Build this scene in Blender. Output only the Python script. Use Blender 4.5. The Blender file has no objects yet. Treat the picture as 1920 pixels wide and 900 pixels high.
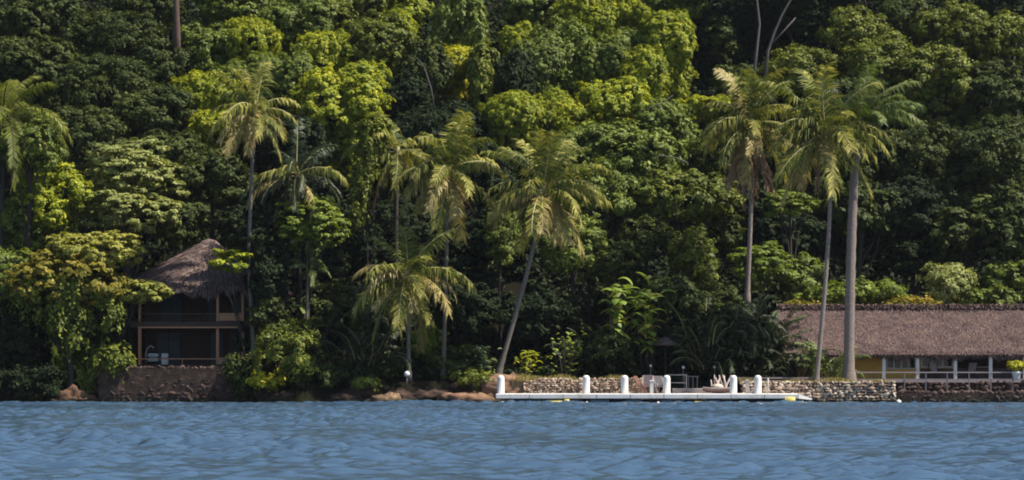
import bpy, math, random
import numpy as np
from mathutils import Vector, noise as mnoise
R = math.radians
SC = bpy.context.scene
COL = SC.collection

# ------------------------------------------------------------------ camera, sky, sun, exposure
CAMZ = 2.2; F = 4800.0; YH = 686.6            # focal length in photo pixels, horizon row
cam = bpy.data.cameras.new('camera'); cam.sensor_width = 36; cam.lens = 90
cam.shift_y = (YH - 450) / 1920.0
cam.clip_start = 0.5; cam.clip_end = 3000
camo = bpy.data.objects.new('camera', cam); COL.objects.link(camo)
camo.location = (0, 0, CAMZ); camo.rotation_euler = (R(90), 0, 0)
SC.camera = camo
SUN_EL, SUN_AZ = 54.0, 12.0                   # azimuth: degrees from the picture's right towards the viewer
sd = Vector((math.cos(R(SUN_EL))*math.cos(R(SUN_AZ)), -math.cos(R(SUN_EL))*math.sin(R(SUN_AZ)), math.sin(R(SUN_EL))))
w = bpy.data.worlds.new("World"); SC.world = w; w.use_nodes = True
nt = w.node_tree; bg = nt.nodes['Background']
sky = nt.nodes.new('ShaderNodeTexSky'); sky.sky_type = 'NISHITA'; sky.sun_disc = False
sky.sun_elevation = R(SUN_EL); sky.sun_rotation = math.atan2(sd.x, sd.y)
sky.air_density = 1.0; sky.dust_density = 0.6; sky.ozone_density = 1.5
nt.links.new(sky.outputs[0], bg.inputs[0]); bg.inputs[1].default_value = 0.078
sl = bpy.data.lights.new('sun', 'SUN'); sl.energy = 5.0; sl.angle = R(0.53); sl.color = (1.0, 0.93, 0.82)
slo = bpy.data.objects.new('sun', sl); COL.objects.link(slo)
slo.rotation_euler = (-sd).to_track_quat('-Z', 'Y').to_euler(); slo.location = (60, -60, 90)
SC.view_settings.view_transform = 'Standard'; SC.view_settings.look = 'None'
SC.view_settings.exposure = 0.76; SC.view_settings.gamma = 1.0; SC.view_settings.use_curve_mapping = False
SC.render.engine = 'CYCLES'
SC.cycles.max_bounces = 6; SC.cycles.diffuse_bounces = 3; SC.cycles.glossy_bounces = 3; SC.cycles.transmission_bounces = 3
SC.cycles.pixel_filter_type = 'BLACKMAN_HARRIS'; SC.cycles.filter_width = 1.9
SC.cycles.sample_clamp_indirect = 4

def WX(px, Y): return (px - 960.0) * Y / F
def WZ(py, Y): return CAMZ + (YH - py) * Y / F
def W(px, py, Y): return Vector((WX(px, Y), Y, WZ(py, Y)))

# ------------------------------------------------------------------ materials
def newmat(name):
    m = bpy.data.materials.new(name); m.use_nodes = True
    return m, m.node_tree, m.node_tree.nodes['Principled BSDF']
def ramp(nt, fac, stops):
    r = nt.nodes.new('ShaderNodeValToRGB'); e = r.color_ramp.elements
    while len(e) < len(stops): e.new(0.5)
    for el, (p, c) in zip(e, stops): el.position = p; el.color = (*c, 1)
    nt.links.new(fac, r.inputs[0]); return r.outputs[0]
def noise_node(nt, scale, detail=4, rough=0.6, vec=None):
    n = nt.nodes.new('ShaderNodeTexNoise'); n.inputs['Scale'].default_value = scale
    n.inputs['Detail'].default_value = detail; n.inputs['Roughness'].default_value = rough
    if vec: nt.links.new(vec, n.inputs['Vector'])
    return n.outputs['Fac']
def objcoord(nt, scale=(1, 1, 1)):
    t = nt.nodes.new('ShaderNodeTexCoord'); m = nt.nodes.new('ShaderNodeMapping')
    m.inputs['Scale'].default_value = scale; nt.links.new(t.outputs['Object'], m.inputs[0]); return m.outputs[0]
def tide(nt, col, vec=None):
    """dark wet algae stain just above the waterline"""
    g = nt.nodes.new('ShaderNodeNewGeometry'); sp = nt.nodes.new('ShaderNodeSeparateXYZ'); nt.links.new(g.outputs['Position'], sp.inputs[0])
    n = nt.nodes.new('ShaderNodeTexNoise'); n.inputs['Scale'].default_value = 1.7; n.inputs['Detail'].default_value = 5; nt.links.new(g.outputs['Position'], n.inputs['Vector'])
    a = nt.nodes.new('ShaderNodeMath'); a.operation = 'MULTIPLY_ADD'; a.inputs[1].default_value = -.45; nt.links.new(n.outputs['Fac'], a.inputs[0]); nt.links.new(sp.outputs['Z'], a.inputs[2])
    r = nt.nodes.new('ShaderNodeMapRange'); r.inputs['From Min'].default_value = -.12; r.inputs['From Max'].default_value = .16; nt.links.new(a.outputs[0], r.inputs['Value'])
    m = nt.nodes.new('ShaderNodeMix'); m.data_type = 'RGBA'; m.inputs[6].default_value = (.022, .022, .014, 1)
    nt.links.new(r.outputs[0], m.inputs[0]); nt.links.new(col, m.inputs[7]); return m.outputs[2]
def solid(name, c1, c2=None, scale=3, rough=0.7, stretch=(1, 1, 1), bump=0.0, c3=None, spec=0.3, wet=False):
    m, nt, b = newmat(name)
    vec = objcoord(nt, stretch); f = noise_node(nt, scale, 6, 0.65, vec)
    c2 = c2 or tuple(x*0.75 for x in c1)
    st = [(0.3, c1), (0.7, c2)] if not c3 else [(0.28, c1), (0.5, c2), (0.7, c3)]
    cc = ramp(nt, f, st)
    if wet or 'rock' in name or name == 'mortar': cc = tide(nt, cc)
    nt.links.new(cc, b.inputs['Base Color'])
    b.inputs['Roughness'].default_value = rough; b.inputs['Specular IOR Level'].default_value = spec
    if bump:
        bn = nt.nodes.new('ShaderNodeBump'); bn.inputs['Strength'].default_value = bump; bn.inputs['Distance'].default_value = 0.08
        nt.links.new(f, bn.inputs['Height']); nt.links.new(bn.outputs[0], b.inputs['Normal'])
    return m
def island(name, stops, rough=0.7, trans=0.0, spec=0.3, tint=True, objrand=0.0):
    """colour varies from leaf to leaf (or stone to stone)"""
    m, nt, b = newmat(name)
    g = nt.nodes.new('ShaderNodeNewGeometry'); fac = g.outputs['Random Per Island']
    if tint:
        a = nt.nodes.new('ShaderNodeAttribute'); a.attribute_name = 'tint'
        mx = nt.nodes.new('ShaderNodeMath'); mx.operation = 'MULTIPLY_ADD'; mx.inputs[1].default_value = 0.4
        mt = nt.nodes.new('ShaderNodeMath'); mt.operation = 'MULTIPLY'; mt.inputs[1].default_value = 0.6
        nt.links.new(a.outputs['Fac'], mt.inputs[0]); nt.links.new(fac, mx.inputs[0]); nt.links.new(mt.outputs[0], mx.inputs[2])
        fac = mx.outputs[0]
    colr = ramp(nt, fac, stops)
    if 'stones' in name: colr = tide(nt, colr)
    if 'thatch' in name:
        f = noise_node(nt, .8, 5, .65, objcoord(nt, (1, 1, 2.2))); pr = ramp(nt, f, [(.3, (.66, .64, .62)), (.5, (1, 1, 1)), (.66, (1.2, 1.16, 1.06)), (.8, (.8, 1.0, .55))])
        mm = nt.nodes.new('ShaderNodeMix'); mm.data_type = 'RGBA'; mm.blend_type = 'MULTIPLY'; mm.inputs[0].default_value = 1
        nt.links.new(colr, mm.inputs[6]); nt.links.new(pr, mm.inputs[7]); colr = mm.outputs[2]
    nt.links.new(colr, b.inputs['Base Color']); b.inputs['Roughness'].default_value = rough
    b.inputs['Specular IOR Level'].default_value = spec
    if trans:
        t = nt.nodes.new('ShaderNodeBsdfTranslucent'); mixs = nt.nodes.new('ShaderNodeMixShader')
        hs = nt.nodes.new('ShaderNodeMix'); hs.data_type = 'RGBA'; hs.blend_type = 'MULTIPLY'; hs.inputs[0].default_value = 1
        nt.links.new(colr, hs.inputs[6]); hs.inputs[7].default_value = (1.3, 1.25, 0.5, 1)
        nt.links.new(hs.outputs[2], t.inputs[0]); mixs.inputs[0].default_value = trans
        nt.links.new(b.outputs[0], mixs.inputs[1]); nt.links.new(t.outputs[0], mixs.inputs[2])
        nt.links.new(mixs.outputs[0], nt.nodes['Material Output'].inputs[0])
    return m
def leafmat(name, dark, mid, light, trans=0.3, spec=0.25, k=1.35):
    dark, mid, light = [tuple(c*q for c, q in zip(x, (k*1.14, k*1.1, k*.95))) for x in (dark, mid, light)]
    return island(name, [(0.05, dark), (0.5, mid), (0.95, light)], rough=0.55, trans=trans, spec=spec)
LM = {
 'deep':  leafmat('leaf_shaded',  (.007,.013,.009), (.014,.022,.011), (.032,.042,.016), 0.12, .06),  # shade of the forest hollows is put into this leaf colour
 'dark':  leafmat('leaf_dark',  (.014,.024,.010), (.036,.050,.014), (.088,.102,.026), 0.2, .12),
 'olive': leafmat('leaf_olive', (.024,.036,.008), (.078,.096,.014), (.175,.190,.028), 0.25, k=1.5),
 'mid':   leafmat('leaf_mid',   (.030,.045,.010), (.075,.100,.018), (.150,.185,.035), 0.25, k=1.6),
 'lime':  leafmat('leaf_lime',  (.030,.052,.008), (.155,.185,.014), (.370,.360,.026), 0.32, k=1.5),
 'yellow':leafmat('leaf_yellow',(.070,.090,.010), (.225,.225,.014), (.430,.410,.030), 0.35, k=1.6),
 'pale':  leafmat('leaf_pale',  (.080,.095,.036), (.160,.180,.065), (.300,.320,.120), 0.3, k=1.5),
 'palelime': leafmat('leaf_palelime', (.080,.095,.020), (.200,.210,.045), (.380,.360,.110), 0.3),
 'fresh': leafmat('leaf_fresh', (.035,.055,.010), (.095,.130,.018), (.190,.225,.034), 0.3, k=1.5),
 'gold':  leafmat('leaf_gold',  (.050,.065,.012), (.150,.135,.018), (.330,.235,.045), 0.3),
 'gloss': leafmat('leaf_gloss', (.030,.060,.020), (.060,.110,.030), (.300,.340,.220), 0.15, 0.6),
}
M_BARK = solid('bark', (.055,.047,.040), (.028,.023,.02), 6, 0.9, (1, 1, .3), 0.6)
M_PBARK = solid('pale_bark', (.30,.25,.22), (.14,.105,.09), 7, 0.85, (.7, .7, 4.5), 0.7)
M_GBARK = solid('grey_bark', (.19,.17,.145), (.085,.072,.06), 7, 0.85, (.7, .7, 4.5), 0.7)
M_DBARK = solid('dim_bark', (.12,.11,.10), (.07,.06,.055), 9, 0.85, (1, 1, 3), 0.5)
M_FROND = island('palm_leaf', [(0, (.028,.048,.010)), (.38, (.070,.100,.018)), (.66, (.210,.205,.036)), (1, (.60,.52,.16))], 0.6, 0.28, 0.15, tint=True)  # pale end of the ramp puts sunlit highlights into the colour
M_FRONDG = island('palm_leaf_green', [(0, (.035,.065,.018)), (.5, (.085,.13,.03)), (1, (.30,.34,.12))], 0.55, 0.3, 0.2, tint=True)
M_FRONDD = island('palm_leaf_shade', [(0, (.012,.025,.012)), (.6, (.028,.045,.018)), (1, (.06,.085,.03))], 0.5, 0.15, 0.3, tint=True)  # darker palm leaf copy, its shade put into the colour
M_FRONDY = island('palm_leaf_straw', [(0, (.14,.12,.03)), (.5, (.30,.24,.075)), (1, (.52,.42,.19))], 0.5, 0.25, 0.3, tint=True)  # yellowed fronds, with sunlit highlights put into the colour as well
M_DEAD = island('dead_palm_leaf', [(0, (.11,.062,.045)), (.5, (.24,.14,.10)), (1, (.42,.27,.19))], 0.8, 0.1, 0.2, tint=True)
M_RACHIS = solid('palm_stalk', (.33,.30,.14), (.26,.22,.09), 4, 0.5)
M_COCO = solid('coconut_husk', (.30,.16,.05), (.22,.19,.05), 5, 0.5)
M_BANANA = leafmat('broad_leaf', (.06,.10,.02), (.14,.20,.025), (.42,.38,.08), 0.35, 0.5)

# ------------------------------------------------------------------ mesh helpers
def tag(o, label=None, cat=None, group=None, kind=None):
    if label: o['label'] = label
    if cat: o['category'] = cat
    if group: o['group'] = group
    if kind: o['kind'] = kind
    return o
def link(name, me, parent=None, loc=None):
    o = bpy.data.objects.new(name, me); COL.objects.link(o)
    if parent: o.parent = parent
    if loc is not None: o.location = loc
    return o
def thing(name, label, cat, loc=(0, 0, 0), group=None, rz=0):
    o = bpy.data.objects.new(name, None); COL.objects.link(o); o.location = loc; o.rotation_euler[2] = rz
    o.empty_display_size = 0.2
    return tag(o, label, cat, group)
def np_mesh(name, V, faces_n, loops, mats, tint=None, mat_idx=None, smooth=False):
    """V (n,3); faces_n array of corner counts; loops flat vertex indices"""
    me = bpy.data.meshes.new(name)
    V = np.asarray(V, np.float32); faces_n = np.asarray(faces_n, np.int32); loops = np.asarray(loops, np.int32)
    me.vertices.add(len(V)); me.vertices.foreach_set('co', V.ravel())
    me.loops.add(len(loops)); me.loops.foreach_set('vertex_index', loops)
    me.polygons.add(len(faces_n))
    st = np.concatenate([[0], np.cumsum(faces_n)[:-1]]).astype(np.int32)
    me.polygons.foreach_set('loop_start', st)
    try: me.polygons.foreach_set('loop_total', faces_n)
    except Exception: pass
    if mat_idx is not None: me.polygons.foreach_set('material_index', np.asarray(mat_idx, np.int32))
    me.polygons.foreach_set('use_smooth', np.full(len(faces_n), smooth))
    me.update(calc_edges=True)
    if tint is not None:
        a = me.attributes.new('tint', 'FLOAT', 'POINT'); a.data.foreach_set('value', np.asarray(tint, np.float32))
    for m in mats: me.materials.append(m)
    return me
def quads_mesh(name, Q, mats, tint=None, mat_idx=None, smooth=False):
    n = len(Q)
    return np_mesh(name, Q.reshape(-1, 3), np.full(n, 4), np.arange(4*n), mats,
                   None if tint is None else np.repeat(tint, 4), mat_idx, smooth)
def nrm(a): return a / (np.linalg.norm(a, axis=-1, keepdims=True) + 1e-9)

class MB:
    """collects boxes, tubes and free faces; build() links them as one mesh object"""
    def __init__(s): s.v = []; s.f = []; s.sm = []
    def face(s, pts, smooth=False):
        b = len(s.v); s.v += [tuple(p) for p in pts]; s.f.append(list(range(b, b+len(pts)))); s.sm.append(smooth)
    def box(s, x0, x1, y0, y1, z0, z1, bev=0.0):
        b = len(s.v); e = min(bev, .45*min(x1-x0, y1-y0, z1-z0))
        if e <= 0:
            s.v += [(x, y, z) for z in (z0, z1) for x, y in ((x0, y0), (x1, y0), (x1, y1), (x0, y1))]
            for q in ((3,2,1,0), (4,5,6,7), (0,1,5,4), (1,2,6,5), (2,3,7,6), (3,0,4,7)): s.f.append([b+i for i in q]); s.sm.append(False)
        else:   # chamfered: three levels of rings
            def ring(z, k): return [(x0+k, y0+k, z), (x1-k, y0+k, z), (x1-k, y1-k, z), (x0+k, y1-k, z)]
            rs = [ring(z0, e), ring(z0+e, 0), ring(z1-e, 0), ring(z1, e)]
            for r in rs: s.v += r
            s.f.append([b+3, b+2, b+1, b]); s.sm.append(False)
            for k in range(3):
                for i in range(4):
                    j = (i+1) % 4; s.f.append([b+4*k+i, b+4*k+j, b+4*k+4+j, b+4*k+4+i]); s.sm.append(False)
            s.f.append([b+12, b+13, b+14, b+15]); s.sm.append(False)
        return s
    def tube(s, pts, rad, n=8, cap=True):
        pts = [Vector(p) for p in pts]; rad = rad if hasattr(rad, '__len__') else [rad]*len(pts)
        b0 = len(s.v); ref = Vector((0.123, 1, 0.07)).normalized()
        for i, p in enumerate(pts):
            t = (pts[min(i+1, len(pts)-1)] - pts[max(i-1, 0)]).normalized()
            rf = ref if abs(t.dot(ref)) < .95 else Vector((1, 0, 0))
            u = t.cross(rf).normalized(); v = t.cross(u)
            for k in range(n):
                a = 2*math.pi*k/n; s.v.append(tuple(p + (u*math.cos(a) + v*math.sin(a))*rad[i]))
        for i in range(len(pts)-1):
            for k in range(n):
                j = (k+1) % n; s.f.append([b0+i*n+k, b0+i*n+j, b0+(i+1)*n+j, b0+(i+1)*n+k]); s.sm.append(True)
        if cap:
            s.f.append([b0+k for k in range(n)][::-1]); s.sm.append(False)
            s.f.append([b0+(len(pts)-1)*n+k for k in range(n)]); s.sm.append(False)
        return s
    def lathe(s, cx, cy, prof, n=16):
        b0 = len(s.v)
        for r, z in prof:
            for k in range(n): a = 2*math.pi*k/n; s.v.append((cx+r*math.cos(a), cy+r*math.sin(a), z))
        for i in range(len(prof)-1):
            for k in range(n):
                j = (k+1) % n; s.f.append([b0+i*n+k, b0+i*n+j, b0+(i+1)*n+j, b0+(i+1)*n+k]); s.sm.append(True)
        s.f.append([b0+k for k in range(n)][::-1]); s.sm.append(False)
        s.f.append([b0+(len(prof)-1)*n+k for k in range(n)]); s.sm.append(False)
        return s
    def build(s, name, mat, parent=None, loc=None):
        me = bpy.data.meshes.new(name); me.from_pydata(s.v, [], s.f)
        me.polygons.foreach_set('use_smooth', s.sm)
        for m in (mat if isinstance(mat, (list, tuple)) else [mat]): me.materials.append(m)
        me.update()
        return link(name, me, parent, loc)

# ------------------------------------------------------------------ terrain
SHORE = 153.0
def sstep(a, b, x): t = np.clip((x-a)/(b-a), 0, 1); return t*t*(3-2*t)
def terr(X, Y):
    X = np.asarray(X, float); Y = np.asarray(Y, float)
    n = 0.7*np.sin(X*.13+1)*np.cos(Y*.11) + 0.35*np.sin(X*.37+2)*np.sin(Y*.31+1)
    y0 = 166 + 1.2*np.sin(X*.09+.6) + 2.5*sstep(8, 20, X)
    hill = np.where(Y > y0, 0.86*(Y-y0) * sstep(0, 5, Y-y0)**.5, 0)
    hill = np.where(Y > 240, 0.86*(240-y0) + 0.2*(Y-240), hill)
    back = 5.0*sstep(-14, -16.5, X) if False else np.where(X < -15, 5.5, np.where(X < -13, 5.5*(-13-X)/2, np.where(X > 22.8, 6.0, 0)))
    base = -1.5 + 2.8*sstep(SHORE-.3, SHORE+3.2, Y + .6*np.sin(X*.8)*(X < -2) - back)
    return base + hill + n*sstep(158, 175, Y)
def build_terrain():
    xs = np.concatenate([np.linspace(-400, -60, 12), np.arange(-58, 58.1, 1.0), np.linspace(60, 400, 12)])
    ys = np.concatenate([np.arange(150, 165, .5), np.arange(165, 245, 1.5), np.linspace(250, 420, 8)])
    X, Y = np.meshgrid(xs, ys); Z = terr(X, Y)
    V = np.stack([X, Y, Z], -1).reshape(-1, 3); nx, ny = len(xs), len(ys)
    i, j = np.meshgrid(np.arange(nx-1), np.arange(ny-1)); a = (j*nx+i).ravel()
    L = np.stack([a, a+1, a+nx+1, a+nx], -1).ravel()
    m = solid('forest_soil', (.020,.018,.012), (.012,.011,.008), 1.2, 1.0, (1, 1, 1), 0.8, (.018,.022,.009), spec=0.0)
    o = link('hillside', np_mesh('hillside', V, np.full(len(a), 4), L, [m], smooth=True)); tag(o, kind='structure')
build_terrain()

# ------------------------------------------------------------------ water
def build_water():
    rng = np.random.default_rng(7)
    xs = np.concatenate([np.linspace(-600, -44, 24), np.arange(-42, 42.01, .125), np.linspace(44, 600, 24)])
    ys = np.concatenate([np.linspace(-300, 36, 24), np.arange(38, 100, .12), np.arange(100, 158, .17), np.linspace(158.5, 160, 3)])
    X, Y = np.meshgrid(xs, ys); Z = np.zeros_like(X)
    ox = np.zeros_like(X)
    wd = R(250)                                   # waves run towards the viewer, a little to the left
    for k in range(130):
        lam = 0.34 * (2.2/0.34) ** (rng.random()**.9)
        th = wd + rng.normal(0, .75); kk = 2*np.pi/lam
        amp = 0.0064 * lam * rng.uniform(.5, 1.3)
        ph = rng.random()*6.283 + .0
        arg = kk*(X*np.cos(th)+Y*np.sin(th)) + ph
        Z += amp*(2.2*((np.sin(arg)+1)*.5)**1.9 - .8)
    gust = 0.78 + .3*np.sin(X*.11+Y*.05)*np.sin(Y*.09-X*.03+1) + .18*np.sin(X*.31+Y*.23)
    fade = (np.abs(X) < 43)*(Y > 37) * np.clip((158-Y)/6, .25, 1)
    Z = Z*gust*fade
    V = np.stack([X, Y, Z], -1).reshape(-1, 3); nx, ny = len(xs), len(ys)
    i, j = np.meshgrid(np.arange(nx-1), np.arange(ny-1)); a = (j*nx+i).ravel()
    L = np.stack([a, a+1, a+nx+1, a+nx], -1).ravel()
    m, nt, b = newmat('sea_water')
    b.inputs['Base Color'].default_value = (.050, .092, .150, 1)
    b.inputs['Roughness'].default_value = .05; b.inputs['IOR'].default_value = 1.333
    vec = objcoord(nt, (1.0, 1.0, 1)); f1 = noise_node(nt, 4.5, 7, .72, vec)
    bn = nt.nodes.new('ShaderNodeBump'); bn.inputs['Strength'].default_value = .3; bn.inputs['Distance'].default_value = .03
    nt.links.new(f1, bn.inputs['Height']); nt.links.new(bn.outputs[0], b.inputs['Normal'])
    o = link('sea', np_mesh('sea', V, np.full(len(a), 4), L, [m], smooth=True)); tag(o, kind='structure')
build_water()

# ------------------------------------------------------------------ foliage
def leaf_quads(P, N, size, elong, rng, droop=0.0):
    n = len(P); t = rng.normal(size=(n, 3)); t[:, 2] -= droop*2
    t = nrm(t - (t*N).sum(1, keepdims=True)*N); b = np.cross(N, t)
    s = size[:, None]
    return np.stack([P - t*s*elong*.5, P - b*s*.5 + t*s*.05, P + t*s*elong*.5 - N*s*.12, P + b*s*.5 + t*s*.05], 1)
def crown_quads(rx, ry, rz, rng, rc=.5, leaf=.17, per=70, lobes=None, nl=8, squash=.72, droop=0., elong=1.7, dens=1.15, up=.55, topbias=.35, big=1.0, skirt=False):
    """leaves of one crown, centre at the origin; returns quads and tint"""
    if lobes is None:
        lobes = []
        for k in range(nl):
            z = 1 - 1.75*(k+.5)/nl; a = k*2.4 + rng.random()*6.28*.25; q = math.sqrt(max(0, 1-z*z))
            rr = min(.8, rng.uniform(.34, .62)*big)
            lobes.append(((math.cos(a)*q*rx*(1-rr)*1.15, math.sin(a)*q*ry*(1-rr)*1.15, z*rz*(1-rr)*1.05*rng.uniform(.8, 1.25)),
                          (rx*rr*rng.uniform(.85, 1.15), ry*rr, rz*rr*rng.uniform(.85, 1.1))))
        if skirt:
            lobes.append(((0, .15*ry, -rz*.75), (rx*.66, ry*.7, rz*.75)))
            lobes.append(((rng.uniform(-.3, .3)*rx, .3*ry, -rz*1.5), (rx*.48, ry*.55, rz*.75)))
            lobes.append(((rng.uniform(-.5, .5)*rx, .1*ry, -rz*1.1), (rx*.35, ry*.4, rz*.7)))
    C = []; O = []; LT = []
    for li, (c, r) in enumerate(lobes):
        c = np.array(c); r = np.array(r)
        area = 4*math.pi*((r[0]*r[1])**1.6/3 + (r[0]*r[2])**1.6/3 + (r[1]*r[2])**1.6/3)**(1/1.6)
        n = max(5, int(area/(math.pi*rc*rc)*dens))
        d = nrm(rng.normal(size=(n, 3)) + np.array([0, -.15, topbias]))
        p = c + d*r*(rng.uniform(.70, 1.05, (n, 1)) + .22*(rng.random((n, 1)) < .16)*rng.random((n, 1)))
        keep = np.ones(n, bool)
        for lj, (c2, r2) in enumerate(lobes):
            if lj != li: keep &= (((p-np.array(c2))/np.array(r2))**2).sum(1) > .55
        C.append(p[keep]); O.append(nrm(d[keep]/r)); LT.append(np.full(keep.sum(), rng.random()))
    C = np.concatenate(C); O = np.concatenate(O); LT = np.concatenate(LT); nc = len(C)
    rcs = rc*rng.uniform(.42, 1.1, nc)*(1 + .7*rng.random(nc)**4)
    m = np.maximum(12, (per*(rcs/rc)**1.6)).astype(int)
    idx = np.repeat(np.arange(nc), m); n = len(idx)
    d = nrm(rng.normal(size=(n, 3)) + .75*O[idx] + np.array([0, 0, .45]))
    P = C[idx] + d*rcs[idx, None]*(rng.uniform(.4, 1.1, (n, 1)) + .5*(rng.random((n, 1)) < .10))*np.array([1, 1, squash])
    if droop: P[:, 2] -= droop*rcs[idx]*rng.exponential(.8, n)
    N = nrm(d*.75 + O[idx]*.55 + np.array([0, 0, up*.8]) + rng.normal(size=(n, 3))*.32)
    sz = leaf*rng.uniform(.5, 1.25, n)*(1+.6*(rng.random(n) < .12))
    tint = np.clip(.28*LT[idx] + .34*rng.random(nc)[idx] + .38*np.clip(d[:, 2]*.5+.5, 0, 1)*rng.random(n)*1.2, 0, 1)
    return leaf_quads(P, N, sz, elong, rng, droop), tint, lobes, C
def branchy(mb, base, top, lobes, rng, r0=.22, lean=0.0, nlimb=6):
    base = Vector(base); top = Vector(top); pts = []
    n = 7; j = Vector((rng.uniform(-.5, .5), rng.uniform(-.4, .2), 0))
    for i in range(n):
        t = i/(n-1); p = base.lerp(top, t); p += j*math.sin(t*3.1)*min(1.2, (top-base).length*.12)
        pts.append(p)
    mb.tube(pts, [r0*(1.25 if i == 0 else 1-.55*i/(n-1)) for i in range(n)], 8)
    for c, r in lobes[:nlimb]:
        s = pts[rng.integers(3, 6)]; e = top + Vector(c); mid = (s+e)/2 + Vector((rng.uniform(-.3, .3), rng.uniform(-.3, .3), rng.uniform(-.1, .35)))
        mb.tube([s, s.lerp(mid, .5)+Vector((0, 0, .1)), mid, mid.lerp(e, .6), e], [r0*.45, r0*.38, r0*.28, r0*.2, r0*.06], 6)
SEED = [100]
STY = {  # rc, leaf, per, nl, squash, droop, elong, up
 'fine':  dict(rc=.30, leaf=.125, per=46, nl=8, squash=.8, elong=1.8),
 'broad': dict(rc=.33, leaf=.135, per=54, nl=9, squash=.72, elong=1.7),
 'dome':  dict(rc=.19, leaf=.085, per=40, nl=5, squash=1.0, elong=3.2, topbias=.6, dens=1.45, big=1.3, droop=.35),
 'drape': dict(rc=.30, leaf=.14, per=40, nl=9, squash=1.0, droop=.9, elong=2.2, topbias=.15),
 'layer': dict(rc=.34, leaf=.13, per=56, nl=12, squash=.34, elong=2.0, up=1.1, dens=.8),
 'big':   dict(rc=.38, leaf=.20, per=36, nl=7, squash=.6, elong=1.8, dens=.95),
 'airy':  dict(rc=.28, leaf=.12, per=34, nl=8, squash=.8, elong=2.0, dens=.8),
}
def tree(px, py, rx, ry, label, col='mid', sty='fine', H=None, Y=None, cat='tree', name='forest_tree', trunk=None, bark=None, lobes=None, depth=None, group=None, part='crown', bpx=None, dy=0, r0=None, **kw):
    SEED[0] += 1; rng = np.random.default_rng(SEED[0])
    if Y is None:
        H = (4.0 + ry*.035) if H is None else H; best = 1e9
        for y in np.arange(158, 236, .5):
            e = abs(WZ(py, y) - float(terr(WX(px, y), y)) - H)
            if WZ(py, y) - float(terr(WX(px, y), y)) < H and y > 160: Y = y; break
        else: Y = 200.
        Y += dy
    s = Y/F; c = W(px, py, Y); bx = WX(bpx if bpx is not None else px + rng.uniform(-.25, .25)*rx, Y)
    bz = float(terr(bx, Y)) - .25
    a, bb = rx*s, ry*s; d = depth if depth else (a*.75+bb*.25)
    p = dict(STY[sty]); p.update(kw)
    lb = None
    if lobes: lb = [((lx*s, ld, -ly*s), (lrx*s, (lrx*.6+lry*.4)*s, lry*s)) for lx, ly, ld, lrx, lry in lobes]
    p['leaf'] *= rng.uniform(.82, 1.2); p['rc'] *= rng.uniform(.85, 1.2)
    Q, tint, lb, C = crown_quads(a, d, bb, rng, lobes=lb, **p)
    root = thing(name, label, cat, (bx, Y, bz), group)
    off = np.array([c.x-bx, 0, c.z-bz])
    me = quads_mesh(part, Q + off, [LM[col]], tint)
    link(part, me, root)
    if trunk is not False:
        mb = MB(); top = (off[0], 0, off[2])
        branchy(mb, (0, 0, 0), top, lb, rng, r0 or max(.07, min(.28, a*.09)))
        mb.build('trunk' if cat == 'tree' else 'stem', bark or M_BARK, root)
    return root

# ------------------------------------------------------------------ palms
def frond_mesh(name, e0, bend, seed, mats, L=3.6, ll=1.15, wd=.078, n=46, hang=.9, collapse=0.0, tintb=0.3, arch=1.3, sweep=.30):
    rng = np.random.default_rng(seed); ns = 14
    s = np.linspace(0, 1, ns+1); ang = np.radians(e0 - bend*s**arch)
    ds = L/ns; x = np.concatenate([[0], np.cumsum(np.cos(ang[:-1])*ds)]); z = np.concatenate([[0], np.cumsum(np.sin(ang[:-1])*ds)])
    yb = rng.uniform(-.12, .12)*L*s**2
    P0 = np.stack([x, yb, z], -1)
    V = []; FN = []; LP = []; MI = []; T = []
    # stalk: triangular tube
    rr = .045*(1-.75*s)
    for i in range(ns+1):
        t = np.array([np.cos(ang[i]), 0, np.sin(ang[i])]); u = np.array([0, 1., 0]); v = np.cross(t, u)
        for k in range(4):
            a = math.pi/2*k; V.append(P0[i] + (u*math.cos(a)+v*math.sin(a))*rr[i]); T.append(.5)
    for i in range(ns):
        for k in range(4):
            j = (k+1) % 4; LP += [i*4+k, i*4+j, (i+1)*4+j, (i+1)*4+k]; FN.append(4); MI.append(1)
    gt = rng.random()*.42 - .06
    for side in (-1, 1):
        for q in range(n):
            if q % 3 == 0: gn = rng.normal(size=3); gh = rng.uniform(.7, 1.35)
            t = .10 + .90*(q+rng.uniform(-.3, .3))/n; t = min(max(t, .08), .995)
            f = t*ns; i = min(int(f), ns-1); f -= i
            p = P0[i]*(1-f) + P0[i+1]*f; a = ang[i]
            tg = np.array([math.cos(a), 0, math.sin(a)]); up = np.array([-math.sin(a), 0, math.cos(a)])
            prof = min(1, .45+t*3)*(1-.5*max(0, t-.35)/.65)*(1+.14*math.sin(q*.9+seed)+.10*math.sin(q*.37+seed*2))
            l = ll*prof*rng.uniform(.82, 1.12)
            sw = sweep + .65*t
            d = np.array([0, side*1., 0])*(1-collapse) + tg*sw + up*.22*(1-collapse) + gn*.16 + rng.normal(size=3)*.05
            d /= np.linalg.norm(d)
            down = np.array([0, 0, -1.])
            h = hang*gh
            m_ = p + (d + down*.22*h)*l*.45; d2 = d*.55 + down*h; d2 /= np.linalg.norm(d2)
            tip = m_ + d2*l*.55
            wv = tg*wd*.5
            b = len(V); V += [p-wv*.6, p+wv*.6, m_+wv, m_-wv, tip]
            tt = np.clip(tintb*.4 + gt + rng.random()*.45 + .2*t + .1*(gh-1), 0, 1); T += [tt]*5
            LP += [b, b+1, b+2, b+3, b+3, b+2, b+4]; FN += [4, 3]; MI += [0, 0]
    return np_mesh(name, V, FN, LP, mats, T, MI)
FV = {}
ELS = [(80, 42), (66, 62), (50, 80), (32, 92), (14, 88), (-4, 76), (-24, 58), (-48, 36)]
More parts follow.
